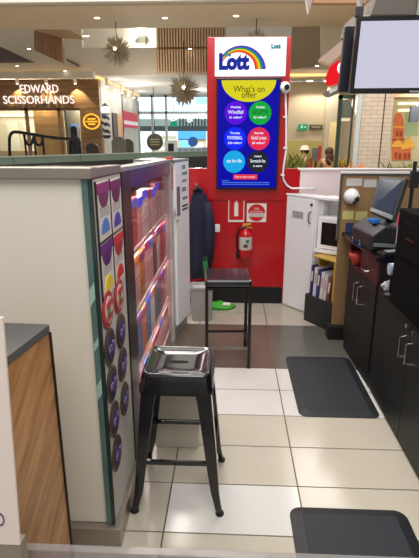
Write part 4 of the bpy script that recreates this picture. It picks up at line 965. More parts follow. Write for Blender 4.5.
# ================================================================== STOOLS
def tolix():
    c = Vector((-.216, 1.848, 0))
    r = empty('metal_bar_stool', c, 'glossy black metal bar stool with splayed legs standing in front by the counter', 'stool')
    G = mat('stool_black', (20, 22, 28), .13, .1, noise=.1, coat=.6)
    zs = .638; h = .142; k = 8
    def rr(hw, rad, z, dy=0, n=6):
        out = []
        for qx, qy, a0 in ((1, 1, 0), (-1, 1, PI/2), (-1, -1, PI), (1, -1, 1.5*PI)):
            for i in range(n+1):
                a = a0+PI/2*i/n; out.append(Vector((qx*(hw-rad)+rad*c_(a), qy*(hw-rad)+rad*s_(a)+dy, z)))
        return out
    loops = [rr(.152, .035, zs-.075), rr(.142, .035, zs-.01), rr(.138, .034, zs), rr(.128, .03, zs+.002), rr(.12, .028, zs-.006), rr(.06, .02, zs-.010)]
    vs = [v for l in loops for v in l]; n = len(loops[0]); fs = []
    for i in range(len(loops)-1):
        for j in range(n): fs.append((i*n+j, i*n+(j+1) % n, (i+1)*n+(j+1) % n, (i+1)*n+j))
    fs.append(tuple(range((len(loops)-1)*n, len(loops)*n)))
    MB().add(vs, fs).build('seat', G, r, smooth=True)
    MB().slab([(.03*c_(2*PI*i/16)+(.012 if c_(2*PI*i/16) > 0 else -.012), .011*s_(2*PI*i/16), zs-.0092) for i in range(16)], (0, 0, .0006)).build('hand_slot', mat('slot_dark', (4, 4, 5), .9), r)
    for sx in (-1, 1):
        for sy in (-1, 1):
            # V-section tapered leg, flared at the foot
            prof = [(.612, .138, .068), (.5, .149, .06), (.35, .162, .052), (.2, .174, .044), (.1, .181, .036), (.05, .189, .030), (.012, .196, .028)]
            th = .009; mb = MB(); vs = []
            for z, d, w in prof:
                dy = d-.006
                X, Y = sx*d, sy*dy
                vs += [(X, Y, z), (X-sx*w, Y, z), (X-sx*w, Y-sy*th, z), (X-sx*th, Y-sy*th, z), (X-sx*th, Y-sy*w, z), (X, Y-sy*w, z)]
            fs = []
            for i in range(len(prof)-1):
                for j in range(6): fs.append((i*6+j, i*6+(j+1) % 6, (i+1)*6+(j+1) % 6, (i+1)*6+j))
            fs += [tuple(range(6)), tuple(range(len(prof)*6-6, len(prof)*6))]
            lg = mb.add(vs, fs).build('leg', G, r, bevel=.004)
            MB().lathe([(.017, 0), (.019, .004), (.015, .016)], c=(sx*.184, sy*.178, 0), k=14).build('rubber_foot', BLKM, lg)
    zb = .235; d = .164
    MB().box(-d, d, -d+.004, -d+.018, zb-.010, zb+.010).build('stretcher', G, r, bevel=.002)
    MB().box(-d, d, d-.024, d-.010, zb-.010, zb+.010).build('stretcher', G, r, bevel=.002)
    MB().box(-d-.002, -d+.012, -d+.02, d-.026, zb-.010, zb+.010).build('stretcher', G, r, bevel=.002)
    MB().box(d-.012, d+.002, -d+.02, d-.026, zb-.010, zb+.010).build('stretcher', G, r, bevel=.002)
    # skirt under the seat between the legs
    MB().box(-.134, .134, -.143, -.137, .545, .585).box(-.134, .134, .137, .143, .545, .585).box(-.150, -.144, -.125, .125, .545, .585).box(.144, .150, -.125, .125, .545, .585).build('skirt', G, r)
tolix()
def stool2():
    c = Vector((-.018, 3.18, 0)); rz = math.radians(3)
    r = empty('square_bar_stool', c, 'thin legged black bar stool with a square cushion near the red wall', 'stool', rz=rz)
    hw, hd, z = .158, .165, .638
    FRM = mat('stool_frame', (26, 26, 28), .35, .3)
    MB().box(-hw, hw, -hd, hd, z-.045, z+.006).build('cushion', mat('vinyl_black', (30, 30, 36), .2, noise=.2, coat=.4), r, bevel=.018, seg=3)
    MB().box(-hw+.004, hw-.004, -hd+.004, hd-.004, z-.062, z-.046).build('seat_frame', FRM, r)
    for sx in (-1, 1):
        for sy in (-1, 1):
            lg = MB().box(sx*(hw-.012)-.011, sx*(hw-.012)+.011, sy*(hd-.012)-.011, sy*(hd-.012)+.011, .008, z-.0625).build('leg', FRM, r)
            MB().box(sx*(hw-.012)-.012, sx*(hw-.012)+.012, sy*(hd-.012)-.012, sy*(hd-.012)+.012, 0, .0079).build('rubber_foot', BLKM, lg)
    zb = .15; e = .008
    for sx in (-1, 1): MB().box(sx*(hw-.012)-e, sx*(hw-.012)+e, -hd+.024, hd-.024, zb-e, zb+e).build('stretcher', FRM, r)
    for sy in (-1, 1): MB().box(-hw+.024, hw-.024, sy*(hd-.012)-e, sy*(hd-.012)+e, zb-e, zb+e).build('stretcher', mat('stretcher_worn', (120, 116, 110), .35, .6) if sy < 0 else FRM, r)
stool2()
# ================================================================== MATS
def mat_(x0, x1, y0, y1, lab, rz=0):
    c = Vector(((x0+x1)/2, (y0+y1)/2, 0)); hx, hy = (x1-x0)/2, (y1-y0)/2
    r = empty('floor_mat', c, lab, 'mat', 'anti fatigue mats', rz=rz)
    def loop(a, b, rad, z, n=8):
        o = []
        for qx, qy, a0 in ((1, 1, 0), (-1, 1, PI/2), (-1, -1, PI), (1, -1, 1.5*PI)):
            for i in range(n+1):
                an = a0+PI/2*i/n; o.append((qx*(a-rad)+rad*c_(an), qy*(b-rad)+rad*s_(an), z))
        return o
    L = [loop(hx, hy, .05, 0.0005), loop(hx, hy, .05, .004), loop(hx-.05, hy-.05, .012, .018)]
    n = len(L[0]); fs = [(i*n+j, i*n+(j+1) % n, (i+1)*n+(j+1) % n, (i+1)*n+j) for i in range(2) for j in range(n)]
    fs += [tuple(range(n)), tuple(range(2*n, 3*n))]
    MB().add([v for l in L for v in l], fs).build('bevelled_rim', RUBD, r)
    q = loop(hx-.051, hy-.051, .012, .0185); q2 = loop(hx-.053, hy-.053, .012, .0205)
    MB().add(q+q2, [tuple(range(n-1, -1, -1)), tuple(range(n, 2*n))]+[(j, (j+1) % n, n+(j+1) % n, n+j) for j in range(n)]).build('top', RUB, r)
mat_(.412, .880, 2.435, 3.225, 'charcoal rubber floor mat beside the dark cabinets, farther of the two')
mat_(.268, .765, .93, 1.722, 'charcoal rubber floor mat nearest the camera, cut by the bottom of the photo')

# ================================================================== RIGHT SIDE
def locker():
    A = Vector((.515, 4.385, 0)); B = Vector((.735, 4.105, 0)); d = (B-A).normalized(); L = (B-A).length; ang = math.atan2(d.y, d.x)
    base = A
    r = empty('metal_locker', A, 'tall white metal locker with vents against the red wall', 'locker', rz=ang)
    # local x along the face from A to B, local y into the body (+90 degrees)
    zt = 1.07
    body = MB().hexa([(0, 0), (L, 0), (L, .12), (.10, .12)], .0, zt-.018)
    body.build('body', WHITE, r, bevel=.003)
    MB().hexa([(-.006, -.02), (L+.004, -.02), (L+.004, .125), (.10, .125)], zt-.017, zt).build('top', WHITE, r, bevel=.003)
    dr = MB().box(.008, L-.006, -.018, -.0008, .02, zt-.022).build('door', WHITE, r, bevel=.003)
    vm = MB()
    for i in range(7): vm.box(.090+i*.019, .103+i*.019, -.0215, -.0185, .865+.0, .925)
    vm.build('vent', mat('vent_grey', (150, 150, 156), .5), dr)
    MB().tube([(L-.05, -.019, .94), (L-.05, -.045, .93), (L-.05, -.045, .85), (L-.05, -.019, .84)], .007, 8).build('handle', mat('handle_grey', (120, 120, 126), .4, .4), dr)
    MB().lathe([(.012, -.028), (.012, -.0185)], axis='y', c=(L-.045, 0, 1.00), k=14).build('lock', BLKP, dr)
locker()
def shelfunit():
    # white niche unit turned 45 degrees, with the microwave in it
    B = Vector((.752, 4.098, 0)); ang = math.radians(-38)
    W = .40; D = .18
    zsh = .64; zt = 1.068
    r = empty('shelf_unit', B, 'white open shelf unit holding the microwave beside the locker', 'shelf unit', rz=ang)
    # local x along face, local y into the depth
    MB().box(0, .012, 0.05, D, .0, zt-.02).build('side', WHITE, r)
    MB().box(W-.016, W, 0, D, .0, zt-.02).build('side', WHITE, r)
    MB().box(0, W, D+.001, D+.014, .0, zt-.02).build('back', WHITE, r)
    MB().box(-.004, W, -.012, D+.014, zt-.019, zt).build('top', WHITE, r, bevel=.002)
    MB().box(.013, W-.017, -.075, D, zsh-.03, zsh).build('shelf', WHITE, r, bevel=.002)
    MB().box(.017, W-.017, .02, .034, .40, zsh-.031).build('valance', mat('valance_tan', (176, 166, 150), .5), r)
    m = empty('microwave', B+Matrix.Rotation(ang, 3, 'Z') @ Vector((.03, -.055, zsh)), 'white microwave with a black window on the white shelf', 'microwave', rz=ang)
    w, d, h = .35, .22, .27
    MB().box(0, w, 0.012, d, .006, h).build('body', WHITEP, m, bevel=.008)
    MB().box(.0, w, -.004, .0115, .006, h).build('door', WHITEP, m, bevel=.004)
    MB().box(.035, w-.07, -.007, -.0042, .04, h-.038).build('window', BLACK, m, bevel=.002)
    MB().box(w-.062, w-.012, -.007, -.0042, .03, h-.03).build('control_panel', mat('mw_panel', (196, 196, 200), .4), m)
    MB().box(.03, .06, .03, .06, 0, .0058).box(w-.06, w-.03, .03, .06, 0, .0058).box(.03, .06, d-.06, d-.03, 0, .0058).box(w-.06, w-.03, d-.06, d-.03, 0, .0058).build('foot', BLKP, m)
    # binder bookcase standing in front below
    P0 = Vector((.657, 3.983, 0)); P1 = Vector((.841, 3.711, 0)); d_ = (P1-P0).normalized(); an = math.atan2(d_.y, d_.x); Lf = (P1-P0).length
    b = empty('binder_bookcase', P0, 'small bookcase with yellow inside and black lower front holding binders', 'bookcase', rz=an)
    bd = .20
    YEL = mat('case_yellow', (206, 168, 74), .5); BK = mat('case_black', (36, 38, 38), .45)
    hB = .245
    MB().box(0, Lf, 0, .014, .0, hB).build('front_panel', BK, b, bevel=.002)
    MB().box(.0, .012, .015, bd, 0, hB).build('side', BK, b)
    MB().box(Lf-.014, Lf+.0, .015, bd, 0, hB).build('side', BK, b)
    MB().box(.012, Lf-.015, .015, bd, .0, .05).build('bottom', BK, b)
    # upper yellow box set back
    y0 = .022
    MB().box(Lf-.040, Lf-.004, y0, bd+.06, hB+.001, .585).build('upright', YEL, b, bevel=.002)
    MB().box(.052, .062, y0+.06, bd+.06, hB+.001, .585).build('upright', YEL, b)
    MB().box(.05, Lf-.002, y0-.004, bd+.06, .586, .60).build('top', YEL, b, bevel=.002)
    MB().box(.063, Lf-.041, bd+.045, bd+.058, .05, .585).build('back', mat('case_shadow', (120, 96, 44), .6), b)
    cs = [('navy', (40, 44, 104)), ('white', (224, 222, 226)), ('navy', (56, 60, 120)), ('white', (226, 222, 220)), ('white', (214, 210, 210)), ('brown', (128, 70, 52))]
    Rz = Matrix.Rotation(an, 3, 'Z')
    labs = ['navy ring binder at the left end of the bookcase row', 'white ring binder second from the left in the bookcase', 'navy ring binder between two white ones in the bookcase', 'white ring binder fourth from the left in the bookcase', 'white ring binder beside the brown folder in the bookcase', 'brown folder leaning at the right end of the bookcase row']
    for i, (nme, c) in enumerate(cs):
        x = .016+i*.0375; hh = .30-.012*(i % 3)
        t = empty('ring_binder', P0+Rz @ Vector((x, .03, .0505)), labs[i], 'binder', 'binders in the small bookcase', rz=an)
        t.rotation_euler = (0, math.radians((1.5, 2, 2.5, 3.5, 4, 5)[i]), an)
        hz = .455-.01*i
        MB().box(0, .005, 0, .15, 0, hz).box(.027, .032, 0, .15, 0, hz).box(0.0051, .0269, 0, .005, 0, hz).build('cover', mat('binder_'+nme+str(i), c, .45), t)
        MB().box(.0055, .0265, .01, .148, .004, hz-.012).build('pages', PAPER, t)
        MB().box(.008, .024, -.0018, -.0002, hz-.14, hz-.05).build('spine_label', PAPER if nme != 'white' else mat('spine_pink', (206, 150, 150), .6), t)
shelfunit()
def partition():
    CORK = mat('cork', (152, 120, 82), .85, noise=.22, scale=60)
    YP = 3.6; xl = .818; xr = 1.60
    r = empty('pin_board', (xl, YP, 0), 'brown pin board panel standing at the end of the dark cabinets', 'pin board')
    MB().box(0.004, xr-xl, 0.008, .03, .11, 1.285).build('board', CORK, r)
    MB().box(-.012, .003, .0, .032, .80, 1.288).box(-.012, xr-xl, .0, .032, 1.286, 1.30).build('frame', mat('frame_grey', (92, 88, 82), .4, .3), r)
    MB().box(-.012, xr-xl, -.0, .05, 1.301, 1.312).build('cap', WHITEP, r)
    MB().box(-.03, .24, -.05, .06, 0, .108).build('plinth', BLKM, r)
    NW = mat('note_white', (206, 204, 198), .7); NY = mat('note_yellow', (206, 196, 128), .7); NB = mat('note_blue', (44, 56, 104), .6)
    for (x0, x1, y0, y1, m, lab) in ((347, 362, 178.5, 186, NW, 'white paper strip at the upper left of the pin board'), (364.5, 376.5, 179.5, 187.5, NW, 'white paper strip beside the first, near the terminal screen'),
                                     (343, 353.5, 211, 219.5, NY, 'pale yellow note at the lower left of the pin board'), (356, 367, 211.5, 220.5, NY, 'pale yellow note lower on the pin board, beside the terminal'), (346, 353, 223, 234, NB, 'small navy card low on the pin board behind the terminal')):
        a = at(x0, y0, YP); b = at(x1, y1, YP)
        t = tag(MB().box(a.x, b.x, YP+.0055, YP+.0078, b.z, a.z).build('pinned_note', m), lab, 'note', 'notes on the pin board')
    p = at(352, 196.5, YP-.02)
    t = empty('dome_camera', (p.x, YP+.008, p.z), 'white dome camera mounted on the brown pin board', 'camera')
    MB().lathe([(.055, -.001), (.058, -.012), (.052, -.03)], axis='y').build('base', WHITEP, t)
    MB().ball((0, -.04, 0), .052).build('ball', WHITEP, t, smooth=True)
    MB().ball((.022, -.078, -.012), .021, k=12, n=8).ball((.008, -.078, -.034), .014, k=12, n=8).build('lens', BLACK, t, smooth=True)
partition()
def cabinets():
    # far drawer unit, slightly turned
    P2 = Vector((.889, 2.80, 0)); P1 = Vector((.868, 3.42, 0)); d = (P1-P2).normalized(); L = (P1-P2).length; rz = math.atan2(d.y, d.x)-PI/2
    r = empty('drawer_cabinet', P2, 'dark brown cabinet with a drawer tinted by painted red reflection, open cubby and two doors below the terminal', 'cabinet', rz=rz)
    MA = mat('brown_red_reflection', (66, 28, 27), .4, noise=.15, scale=4); DK = mat('dark_brown_door', (25, 24, 23), .5, spec=.3, noise=.12, scale=4); INN = mat('cubby_dark', (26, 18, 17), .6)  # fronts are dark brown; a red reflection is put into the drawer's maroon
    D = .5; zt = .845; zd = .68
    yb = L*.52
    MB().box(.012, D, 0, L, 0, .10).build('kickboard', BLKM, r)
    MB().box(.02, D, .0, L, .101, zd-.006).build('carcass', INN, r)
    MB().box(.02, D, .0, yb, zd-.005, zt).build('drawer_box', INN, r)
    MB().box(.0, D, L-.016, L, zd-.005, zt).box(0, D, yb+.001, yb+.016, zd-.005, zt).build('cubby_side', MA, r)
    MB().box(D-.02, D, yb+.017, L-.017, zd-.005, zt).build('cubby_back', INN, r)
    MB().box(.0, .3, yb+.017, L-.017, zd-.005, zd+.004).build('cubby_floor', MA, r)
    dw = MB().box(0, .0195, .004, yb-.003, zd+.002, zt-.004).build('drawer', MA, r, bevel=.002)
    ym = yb*.55; zc = (zd+zt)/2-.015
    MB().tube([(-.001, ym-.055, zc), (-.028, ym-.045, zc-.006), (-.030, ym, zc-.010), (-.028, ym+.045, zc-.006), (-.001, ym+.055, zc)], .0055, 8).build('handle', CHROME, dw, smooth=True)
    MB().lathe([(.010, -.006), (.010, -.0005)], axis='x', c=(0, ym, zc+.055), k=14).build('lock', CHROME, dw)
    ys = L*.50
    for k, (y0, y1, hy) in enumerate(((.003, ys-.002, ys-.045), (ys+.002, L-.003, ys+.045))):
        o = MB().box(0, .0195, y0, y1, .104, zd-.004).build('door', DK, r, bevel=.002)
        MB().tube([(-.001, hy, .60), (-.026, hy, .595), (-.026, hy, .475), (-.001, hy, .47)], .0055, 8).build('handle', CHROME, o)
    Rz = Matrix.Rotation(rz, 3, 'Z')
    # red dish in the cubby
    p = P2+Rz @ Vector((-.018, yb+.134, zd+.0045)); RB = mat('dish_red', (196, 66, 56), .4)
    t = empty('red_dish', p, 'small red dish pushed into the open cubby beside the drawer', 'dish', rz=rz)
    MB().lathe([(.04, 0), (.065, .05), (.07, .085), (.066, .085), (.06, .05), (.036, .006)], c=(.06, .07, 0), k=24).build('bowl', RB, t, smooth=True)
    MB().ball((.06, .07, .06), .05, (1, 1, .5)).build('contents', mat('dish_in', (176, 52, 48), .6), t)
    # worktop
    a = P2+Rz @ Vector((-.025, -.02, 0)); b = P2+Rz @ Vector((-.025, L+.16, 0)); c = P2+Rz @ Vector((.62, L+.16, 0)); e = P2+Rz @ Vector((.62, -.02, 0))
    tag(MB().hexa([(a.x, a.y), (e.x, e.y), (c.x, c.y), (b.x, b.y)], .846, .872).build('worktop', mat('worktop_black', (24, 22, 22), .25), bevel=.003), 'black worktop over the dark brown drawer cabinet', 'worktop')
    # near cabinet, black, with two handles and a tall machine housing on it
    n0 = .898; y0, y1 = .9, 2.795
    r = empty('black_cabinet', (n0, 2.3, 0), 'long black cabinet with two steel handles at the right edge', 'cabinet')
    BD = mat('black_door', (22, 23, 22), .5, spec=.3, noise=.12, scale=4)
    MB().box(.02, .6, y0-2.3, y1-2.3, 0, .668).build('carcass', INN, r)
    MB().box(.0, .6, y0-2.3, y1-2.3, .669, .69).build('top', mat('worktop_black', (24, 22, 22), .25), r)
    seams = [y1, 2.225, 1.6, .9]
    hs = [2.27, 2.18, 1.55]
    for k in range(3):
        o = MB().box(0, .0195, seams[k+1]-2.3+.002, seams[k]-2.3-.002, .012, .666).build('door', BD, r, bevel=.002)
        hy = hs[k]-2.3
        if k < 2:
            MB().tube([(-.001, hy, .585), (-.03, hy, .58), (-.03, hy, .475), (-.001, hy, .47)], .0055, 8).build('handle', CHROME, o)
            MB().lathe([(.009, -.005), (.009, -.0005)], axis='x', c=(0, hy+.015, .635), k=12).build('lock', CHROME, o)
    r = empty('machine_housing', (.875, 2.0, .6905), 'tall black machine housing standing on the black cabinet at the right edge', 'machine')
    BH = mat('housing_black', (4, 4, 5), .85, spec=.1)
    MB().box(.0, .5, -1.0, .515, 0, .512).build('body', BH, r, bevel=.008)
    MB().box(-.006, -.0005, -.6, .40, .28, .46).build('front_panel', mat('housing_panel', (6, 4, 4), .8, spec=.1), r, bevel=.002)
    MB().box(-.0105, -.0065, .24, .36, .38, .385).build('red_strip', mat('housing_red', (70, 18, 14), .4), r)
    # things in the gap
    def P(px, py, X): return aX(px, py, X)
    t = empty('purple_tin', (.985, 2.63, .6905), 'purple tin standing in the gap beside the black machine', 'tin')
    MB().lathe([(.045, 0), (.047, .004), (.047, .125), (.043, .13)], k=24).build('body', mat('tin_purple', (92, 66, 150), .35), t)
    MB().lathe([(.0475, .05), (.0475, .09)], k=24).build('label', mat('tin_label', (150, 126, 190), .4), t)
    t = empty('crumpled_tissue', (.918, 2.69, .6905), 'crumpled pale tissue lying on the black cabinet beside the purple tin', 'tissue')
    r_ = random.Random(4); mb = MB().ball((0, 0, .03), .032, (1, 1.2, .9), 14, 9); mb.v = [(x*(1+.25*s_(i*1.7)), y*(1+.25*c_(i*2.3)), max(0.001, z*(1+.2*s_(i*2.9)))) for i, (x, y, z) in enumerate(mb.v)]
    mb.build('tissue_body', mat('tissue', (186, 182, 190), .8), t)
cabinets()
def pos():
    zt = .8725
    r = empty('sales_terminal', (.93, 3.03, zt), 'black sales terminal with a tilted touch screen on the worktop', 'terminal', rz=math.radians(8))
    CH = mat('terminal_grey', (34, 34, 39), .45)
    # sloped printer base
    MB().slab([(-.10, -.15, .02), (.16, -.15, .02), (.16, -.15, .15), (-.02, -.15, .17), (-.10, -.15, .11)], (0, .33, 0)).build('base', CH, r, bevel=.012)
    MB().box(-.09, .15, -.13, .16, .0, .0195).build('foot', BLKM, r)
    MB().slab([(-.085, -.152, .045), (.12, -.152, .03), (.12, -.152, .05), (-.085, -.152, .068)], (0, -.003, 0)).build('paper_slot', mat('slot_pale', (120, 126, 126), .35), r)
    MB().box(-.055, -.005, -.05, .0, .165, .195).box(-.045, -.0, .01, .06, .165, .185).build('ticket_guide', mat('guide_blue', (36, 110, 190), .35), r, bevel=.006)
    # screen
    Q = [at(379.4, 176, 3.20), at(406.5, 178, 3.02), at(392.5, 221, 2.92), at(369.5, 211.5, 3.06)]
    cen = sum(Q, Vector())/4; nrm = (Q[1]-Q[0]).cross(Q[3]-Q[0]).normalized()
    if nrm.dot(Vector((0, 0, H))-cen) < 0: nrm = -nrm
    s = empty('touch_screen_arm', (0, 0, 0), None, None); bpy.data.objects.remove(s)
    inv = Matrix.Rotation(-math.radians(8), 3, 'Z'); o0 = Vector((.93, 3.03, zt))
    loc = lambda p: inv @ (p-o0)
    nl = inv @ nrm
    sc = MB().slab([loc(p) for p in Q], -nl*.035).build('screen', BLKP, r, bevel=.004)
    u0, v0, u1, v1 = .09, .07, .9, .86
    bil = lambda u, v: loc(Q[0]*(1-u)*(1-v)+Q[1]*u*(1-v)+Q[2]*u*v+Q[3]*(1-u)*v)
    MB().slab([bil(u0, v0)+nl*.0035, bil(u1, v0)+nl*.0035, bil(u1, v1)+nl*.0035, bil(u0, v1)+nl*.0035], -nl*.003).build('display', mat('pos_display', (40, 46, 60), .15, emit=(52, 62, 84), es=.35, noise=0), sc)
    MB().slab([bil(.03, .885)+nl*.004, bil(.97, .885)+nl*.004, bil(.97, .985)+nl*.004, bil(.03, .985)+nl*.004], -nl*.003).build('lower_strip', mat('strip_grey', (128, 130, 134), .35, .3), sc)
    kk = MB()
    for j in range(3): kk.slab([bil(.22, .12+j*.12)+nl*.0045, bil(.8, .12+j*.12)+nl*.0045, bil(.8, .135+j*.12)+nl*.0045, bil(.22, .135+j*.12)+nl*.0045], -nl*.001)
    kk.build('screen_rows', mat('pos_rows', (90, 96, 116), .3, emit=(90, 100, 130), es=.3, noise=0), sc)
    bk = loc(cen)-nl*.04
    MB().tube([(bk.x+.02, bk.y+.02, .14), (bk.x, bk.y, bk.z)], .022, 10).build('neck', BLKP, r)
    # keyboard-ish front tray
    t = empty('card_reader', (1.02, 2.83, zt), 'low black card reader with a pale strip in front of the terminal', 'card reader', rz=math.radians(12))
    MB().slab([(-.13, -.04, 0), (.12, -.04, 0), (.12, -.04, .035), (-.13, -.04, .025)], (0, .09, 0)).build('body', BLKP, t, bevel=.006)
    MB().slab([(-.10, -.03, .0285), (.0, -.03, .0325), (.0, .03, .0325), (-.10, .03, .0285)], (0, 0, .001)).build('pale_strip', mat('strip_grey2', (140, 146, 146), .3), t)
    # stamps at the edge of the worktop
    for i, (px, py, cl, lab, Y) in enumerate(((354, 240.5, (206, 214, 226), 'pale capped stamp at the worktop edge beside the terminal', 3.16), (361, 242, (40, 104, 190), 'blue stamp at the worktop edge in front of the terminal', 3.04))):
        p = at(px, py, Y)
        t = empty('hand_stamp', (p.x, Y, zt), lab, 'stamp')
        MB().lathe([(.016, 0), (.016, .022), (.009, .028)], k=14).build('base', mat('stamp_dark%d' % i, (34, 60, 120), .35), t)
        MB().ball((0, 0, .04), .015).build('knob', mat('stamp%d' % i, cl, .3), t, smooth=True)
    p = aX(396.5, 236, .905)
    t = empty('highlighter', (.890, 2.53, 1.0), 'white highlighter with a pink cap clipped to the side of the black machine', 'pen')
    zz = .6905
    MB().lathe([(.006, 0), (.010, .01), (.010, .10)], k=12).build('barrel', mat('pen_white', (216, 200, 204), .4), t)
    MB().lathe([(.012, .10), (.012, .15), (.009, .17)], k=12).build('cap', mat('pen_pink', (222, 50, 120), .4), t)
    p = aX(396, 263, .90)
    t = empty('tape_dispenser', (.895, 2.575, .6905), 'clear plastic dispenser catching the light beside the black machine', 'dispenser')
    MB().lathe([(.03, .0), (.03, .02), (.008, .03), (.008, .13)], k=16, c=(0, 0, 0)).build('stand', BLKP, t)
    MB().lathe([(.012, -.02), (.034, -.018), (.034, .018), (.012, .02)], axis='x', k=20, c=(0, 0, .165)).build('roll', mat('roll_clear', (176, 200, 216), .12, .2), t)
pos()
def pole():
    p = at(413.5, 178, 3.05)
    t = empty('display_pole', (p.x, 3.05, .8725), 'thin black pole standing on the worktop behind the black machine', 'pole')
    MB().tube([(0, 0, .01), (0, 0, p.z-.8725+.10)], .012, 10).build('shaft', BLKP, t)
    MB().lathe([(.07, 0), (.07, .008), (.015, .018)], k=20).build('base', BLKP, t)
    MB().box(-.02, .03, -.02, .02, p.z-.8725-.06, p.z-.8725+.04).build('clamp', BLKM, t, bevel=.004)
pole()
def tv():
    Y = 3.2
    TL = at(358.5, 13, Y); BL = at(349.5, 93.5, Y); TLs = at(361.5, 21.5, Y); BLs = at(353.5, 88, Y)
    W = .86; tilt = .015
    r = empty('hanging_screen', BL, 'large blank pale screen in a black frame hanging at the upper right', 'screen', rz=math.radians(-2))
    h = TL.z-BL.z-.015; x0 = .012
    MB().slab([(0, 0, 0), (W, 0, 0), (W, 0, h), (x0, 0, h)], (0, .06, 0)).build('frame', BLACK, r, bevel=.005)
    b = .03
    MB().slab([(b-.004, -.0025, b), (W-b, -.0025, b), (W-b, -.0025, h-b), (b+x0-.006, -.0025, h-b)], (0, .002, 0)).build('display', em('screen_lavender', (208, 205, 224), .95), r)
    MB().box(-.0, .045, .0, .05, h+.0005, h+.05).build('corner_post', mat('post_plum', (40, 24, 34), .4), r)
    MB().box(.36, .44, -.004, -.0005, .004, .014).build('logo_mark', CHROME, r)
    MB().tube([(.40, .061, h*.6), (.40, .09, h*.6), (.40, .09, 3.2-BL.z)], .022, 12).build('mount_pole', mat('pole_grey', (176, 172, 166), .4, .3), r)
    Yb = 3.42
    a = at(342.5, 26, Yb); c = at(338.5, 92, Yb)
    r = empty('side_screen', (c.x, Yb, c.z), 'dark edge of a second screen hanging just behind the large pale one', 'screen')
    hh = a.z-c.z
    MB().slab([(0, 0, 0), (.16, 0, -.005), (.16, 0, hh), (.015, 0, hh)], (0, .05, 0)).build('frame', mat('side_dark', (34, 34, 44), .35), r, bevel=.004)
    MB().tube([(.10, .025, hh), (.10, .025, 3.2-c.z)], .02, 10).build('mount_pole', mat('pole_grey', (176, 172, 166), .4, .3), r)
    # kiosk ceiling frame the screens hang from, seen at the top right
    struct(MB().slab([at(378, -6, 3.3), at(440, -6, 3.3), at(440, 14, 3.3), at(371, 14.5, 3.3)], (0, .9, .02)).build('trim_18', mat('soffit_dark', (112, 104, 96), .6)))
    struct(MB().box(.62, 2.6, 2.9, 3.6, 3.2, 3.26).build('ceiling_kiosk', mat('soffit_dark', (112, 104, 96), .6)))
    struct(MB().slab([at(306, -2, 7), at(313, -2, 7), at(308.5, 13, 7)], (0, .1, 0)).build('trim_19', mat('bracket_white', (214, 210, 202), .5)))
    struct(MB().slab([at(313, -4, 12.2), at(366, -4, 12.2), at(366, 3, 12.2), at(313, 3, 12.2)], (0, .2, 0)).build('trim_20', mat('tan_beam', (150, 112, 84), .6)))
tv()
# ================================================================== FOREGROUND
def foreground():
    # timber block with a dark top
    far = aZ(48, 325, 1.03); near = aZ(5, 358, 1.03)
    d = (near-far).normalized(); near2 = far+d*.30; fl = aZ(8, 323.5, 1.03)
    dl = (fl-far).normalized(); 
    base = Vector((far.x-.15, 1.1, 0))
    r = empty('timber_stand', base, 'timber clad stand with a dark grey top at the lower left corner', 'stand')
    P = [far, near2, near2+dl*.3, far+dl*.3]
    W = wood('stand_timber', (150, 100, 56), (200, 150, 98), 'y', 15, .4, 3, rot=(math.radians(-42), 0, 0))
    rel(MB().hexa([(p.x, p.y) for p in P], .0, 1.006).build('body', W, r), base)
    out = .004
    c0 = sum(P, Vector())/4
    rel(MB().hexa([(c0.x+(p.x-c0.x)*1.02, c0.y+(p.y-c0.y)*1.02) for p in P], 1.0065, 1.032).build('top', mat('stand_top', (86, 85, 84), .5), r, bevel=.003), base)
    e = far+Vector((.003, .004, 0))
    rel(MB().box(e.x-.006, e.x+.0025, e.y-.006, e.y+.002, 0, 1.006).build('edge_trim', BLKP, r), base)
    # white notice sheet at the very left edge
    Ys = .82
    a = at(2.5, 318, Ys); b = at(20, 545, Ys)
    r = empty('white_notice', (b.x, Ys, b.z), 'white notice sheet standing upright at the lower left edge', 'notice')
    SH = mat('sheet_white', (232, 216, 206), .6, noise=.03)
    MB().slab([(0, 0, 0), (a.x-b.x, 0, a.z-b.z), (a.x-b.x-.3, 0, a.z-b.z), (-.3, 0, 0)], (0, .006, 0)).build('sheet', SH, r)
    k = 20; m = at(-.5, 519, Ys)-Vector((b.x, Ys, b.z)); mb = MB()
    for i in range(k):
        a0 = -PI/2+PI*i/k; a1 = -PI/2+PI*(i+1)/k; f = lambda an, q: (m.x+q*.9*c_(an), -.002, m.z+q*1.4*s_(an))
        mb.slab([f(a0, .010), f(a1, .010), f(a1, .0125), f(a0, .0125)], (0, .0015, 0))
    mb.build('purple_mark', mat('mark_purple', (84, 40, 110), .6), r)
    MB().box(-.3, .0, .0, .03, -b.z, -.0005).build('foot', mat('foot_grey', (140, 128, 112), .5), r)
    # sill rail of the shopfront glass along the bottom of the view
    g = at(200, 549.5, .9)
    struct(MB().box(-1.2, 1.4, .88, .90, 0, g.z).build('trim_21', glassy('sill_glass', (226, 222, 220), .75, .1, (206, 204, 204))))
foreground()

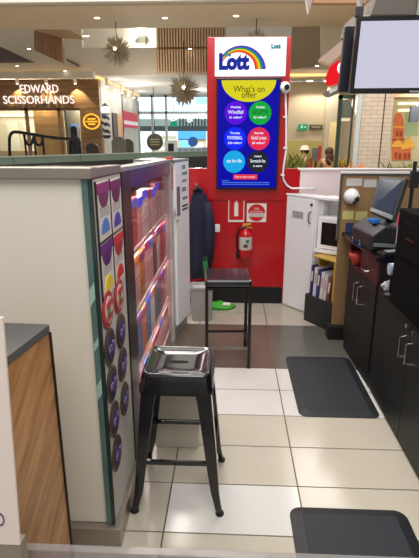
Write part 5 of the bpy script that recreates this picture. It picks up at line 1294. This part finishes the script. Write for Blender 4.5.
# ================================================================== LIGHT
def area(name, loc, rot, size, e, col=(1, .95, .88), sy=None):
    L = bpy.data.lights.new(name, 'AREA'); L.energy = e; L.size = size; L.color = col
    if sy: L.shape = 'RECTANGLE'; L.size_y = sy
    o = bpy.data.objects.new(name, L); COL.objects.link(o); o.location = loc; o.rotation_euler = rot; return o
area('kiosk_ceiling_lamp', (.1, 2.4, 4.3), (0, 0, 0), 2.0, 60, (1, .98, .95))
area('kiosk_ceiling_lamp_front', (.3, -.8, 4.0), (math.radians(25), 0, 0), 2.2, 100, (1, .96, .92))
area('kiosk_back_fill', (.05, 3.5, 3.7), (math.radians(8), math.radians(-14), 0), .8, 26, (1, .97, .93))  # unseen lamp added to brighten the locker and back corner
area('mall_ceiling_lamp', (-3.5, 9, 8.5), (0, 0, 0), 5, 1000, (1, .93, .84))
for k_, (x_, y_, e_) in enumerate(((-4, 22.5, 90), (-1.8, 25.5, 90), (-3.2, 18.5, 70), (1.5, 22, 60))):  # point lights added below the mall ceiling to brighten it and the walls
    L = bpy.data.lights.new('mall_fill', 'POINT'); L.energy = e_; L.color = (1, .93, .84); L.shadow_soft_size = .25
    lo = bpy.data.objects.new('mall_fill', L); COL.objects.link(lo); lo.location = (x_, y_, 2.9)
area('mall_ceiling_lamp_right', (3, 9, 6), (0, 0, 0), 3, 260, (1, .93, .84))
w = bpy.data.worlds.new('world'); bpy.context.scene.world = w; w.use_nodes = True
bg = w.node_tree.nodes['Background']; bg.inputs['Color'].default_value = (1, .97, .94, 1); bg.inputs['Strength'].default_value = .45
# ================================================================== CAMERA
cd = bpy.data.cameras.new('camera'); co = bpy.data.objects.new('camera', cd); COL.objects.link(co)
cd.sensor_fit = 'VERTICAL'; cd.sensor_height = 24; cd.lens = F/558*24; cd.clip_start = .02; cd.clip_end = 200
co.location = (0, 0, H); co.rotation_euler = (PI/2-TH, 0, PS)
sc = bpy.context.scene; sc.camera = co
sc.view_settings.view_transform = 'Standard'; sc.view_settings.look = 'None'; sc.view_settings.gamma = 1; sc.view_settings.use_curve_mapping = False
sc.view_settings.exposure = 0.0
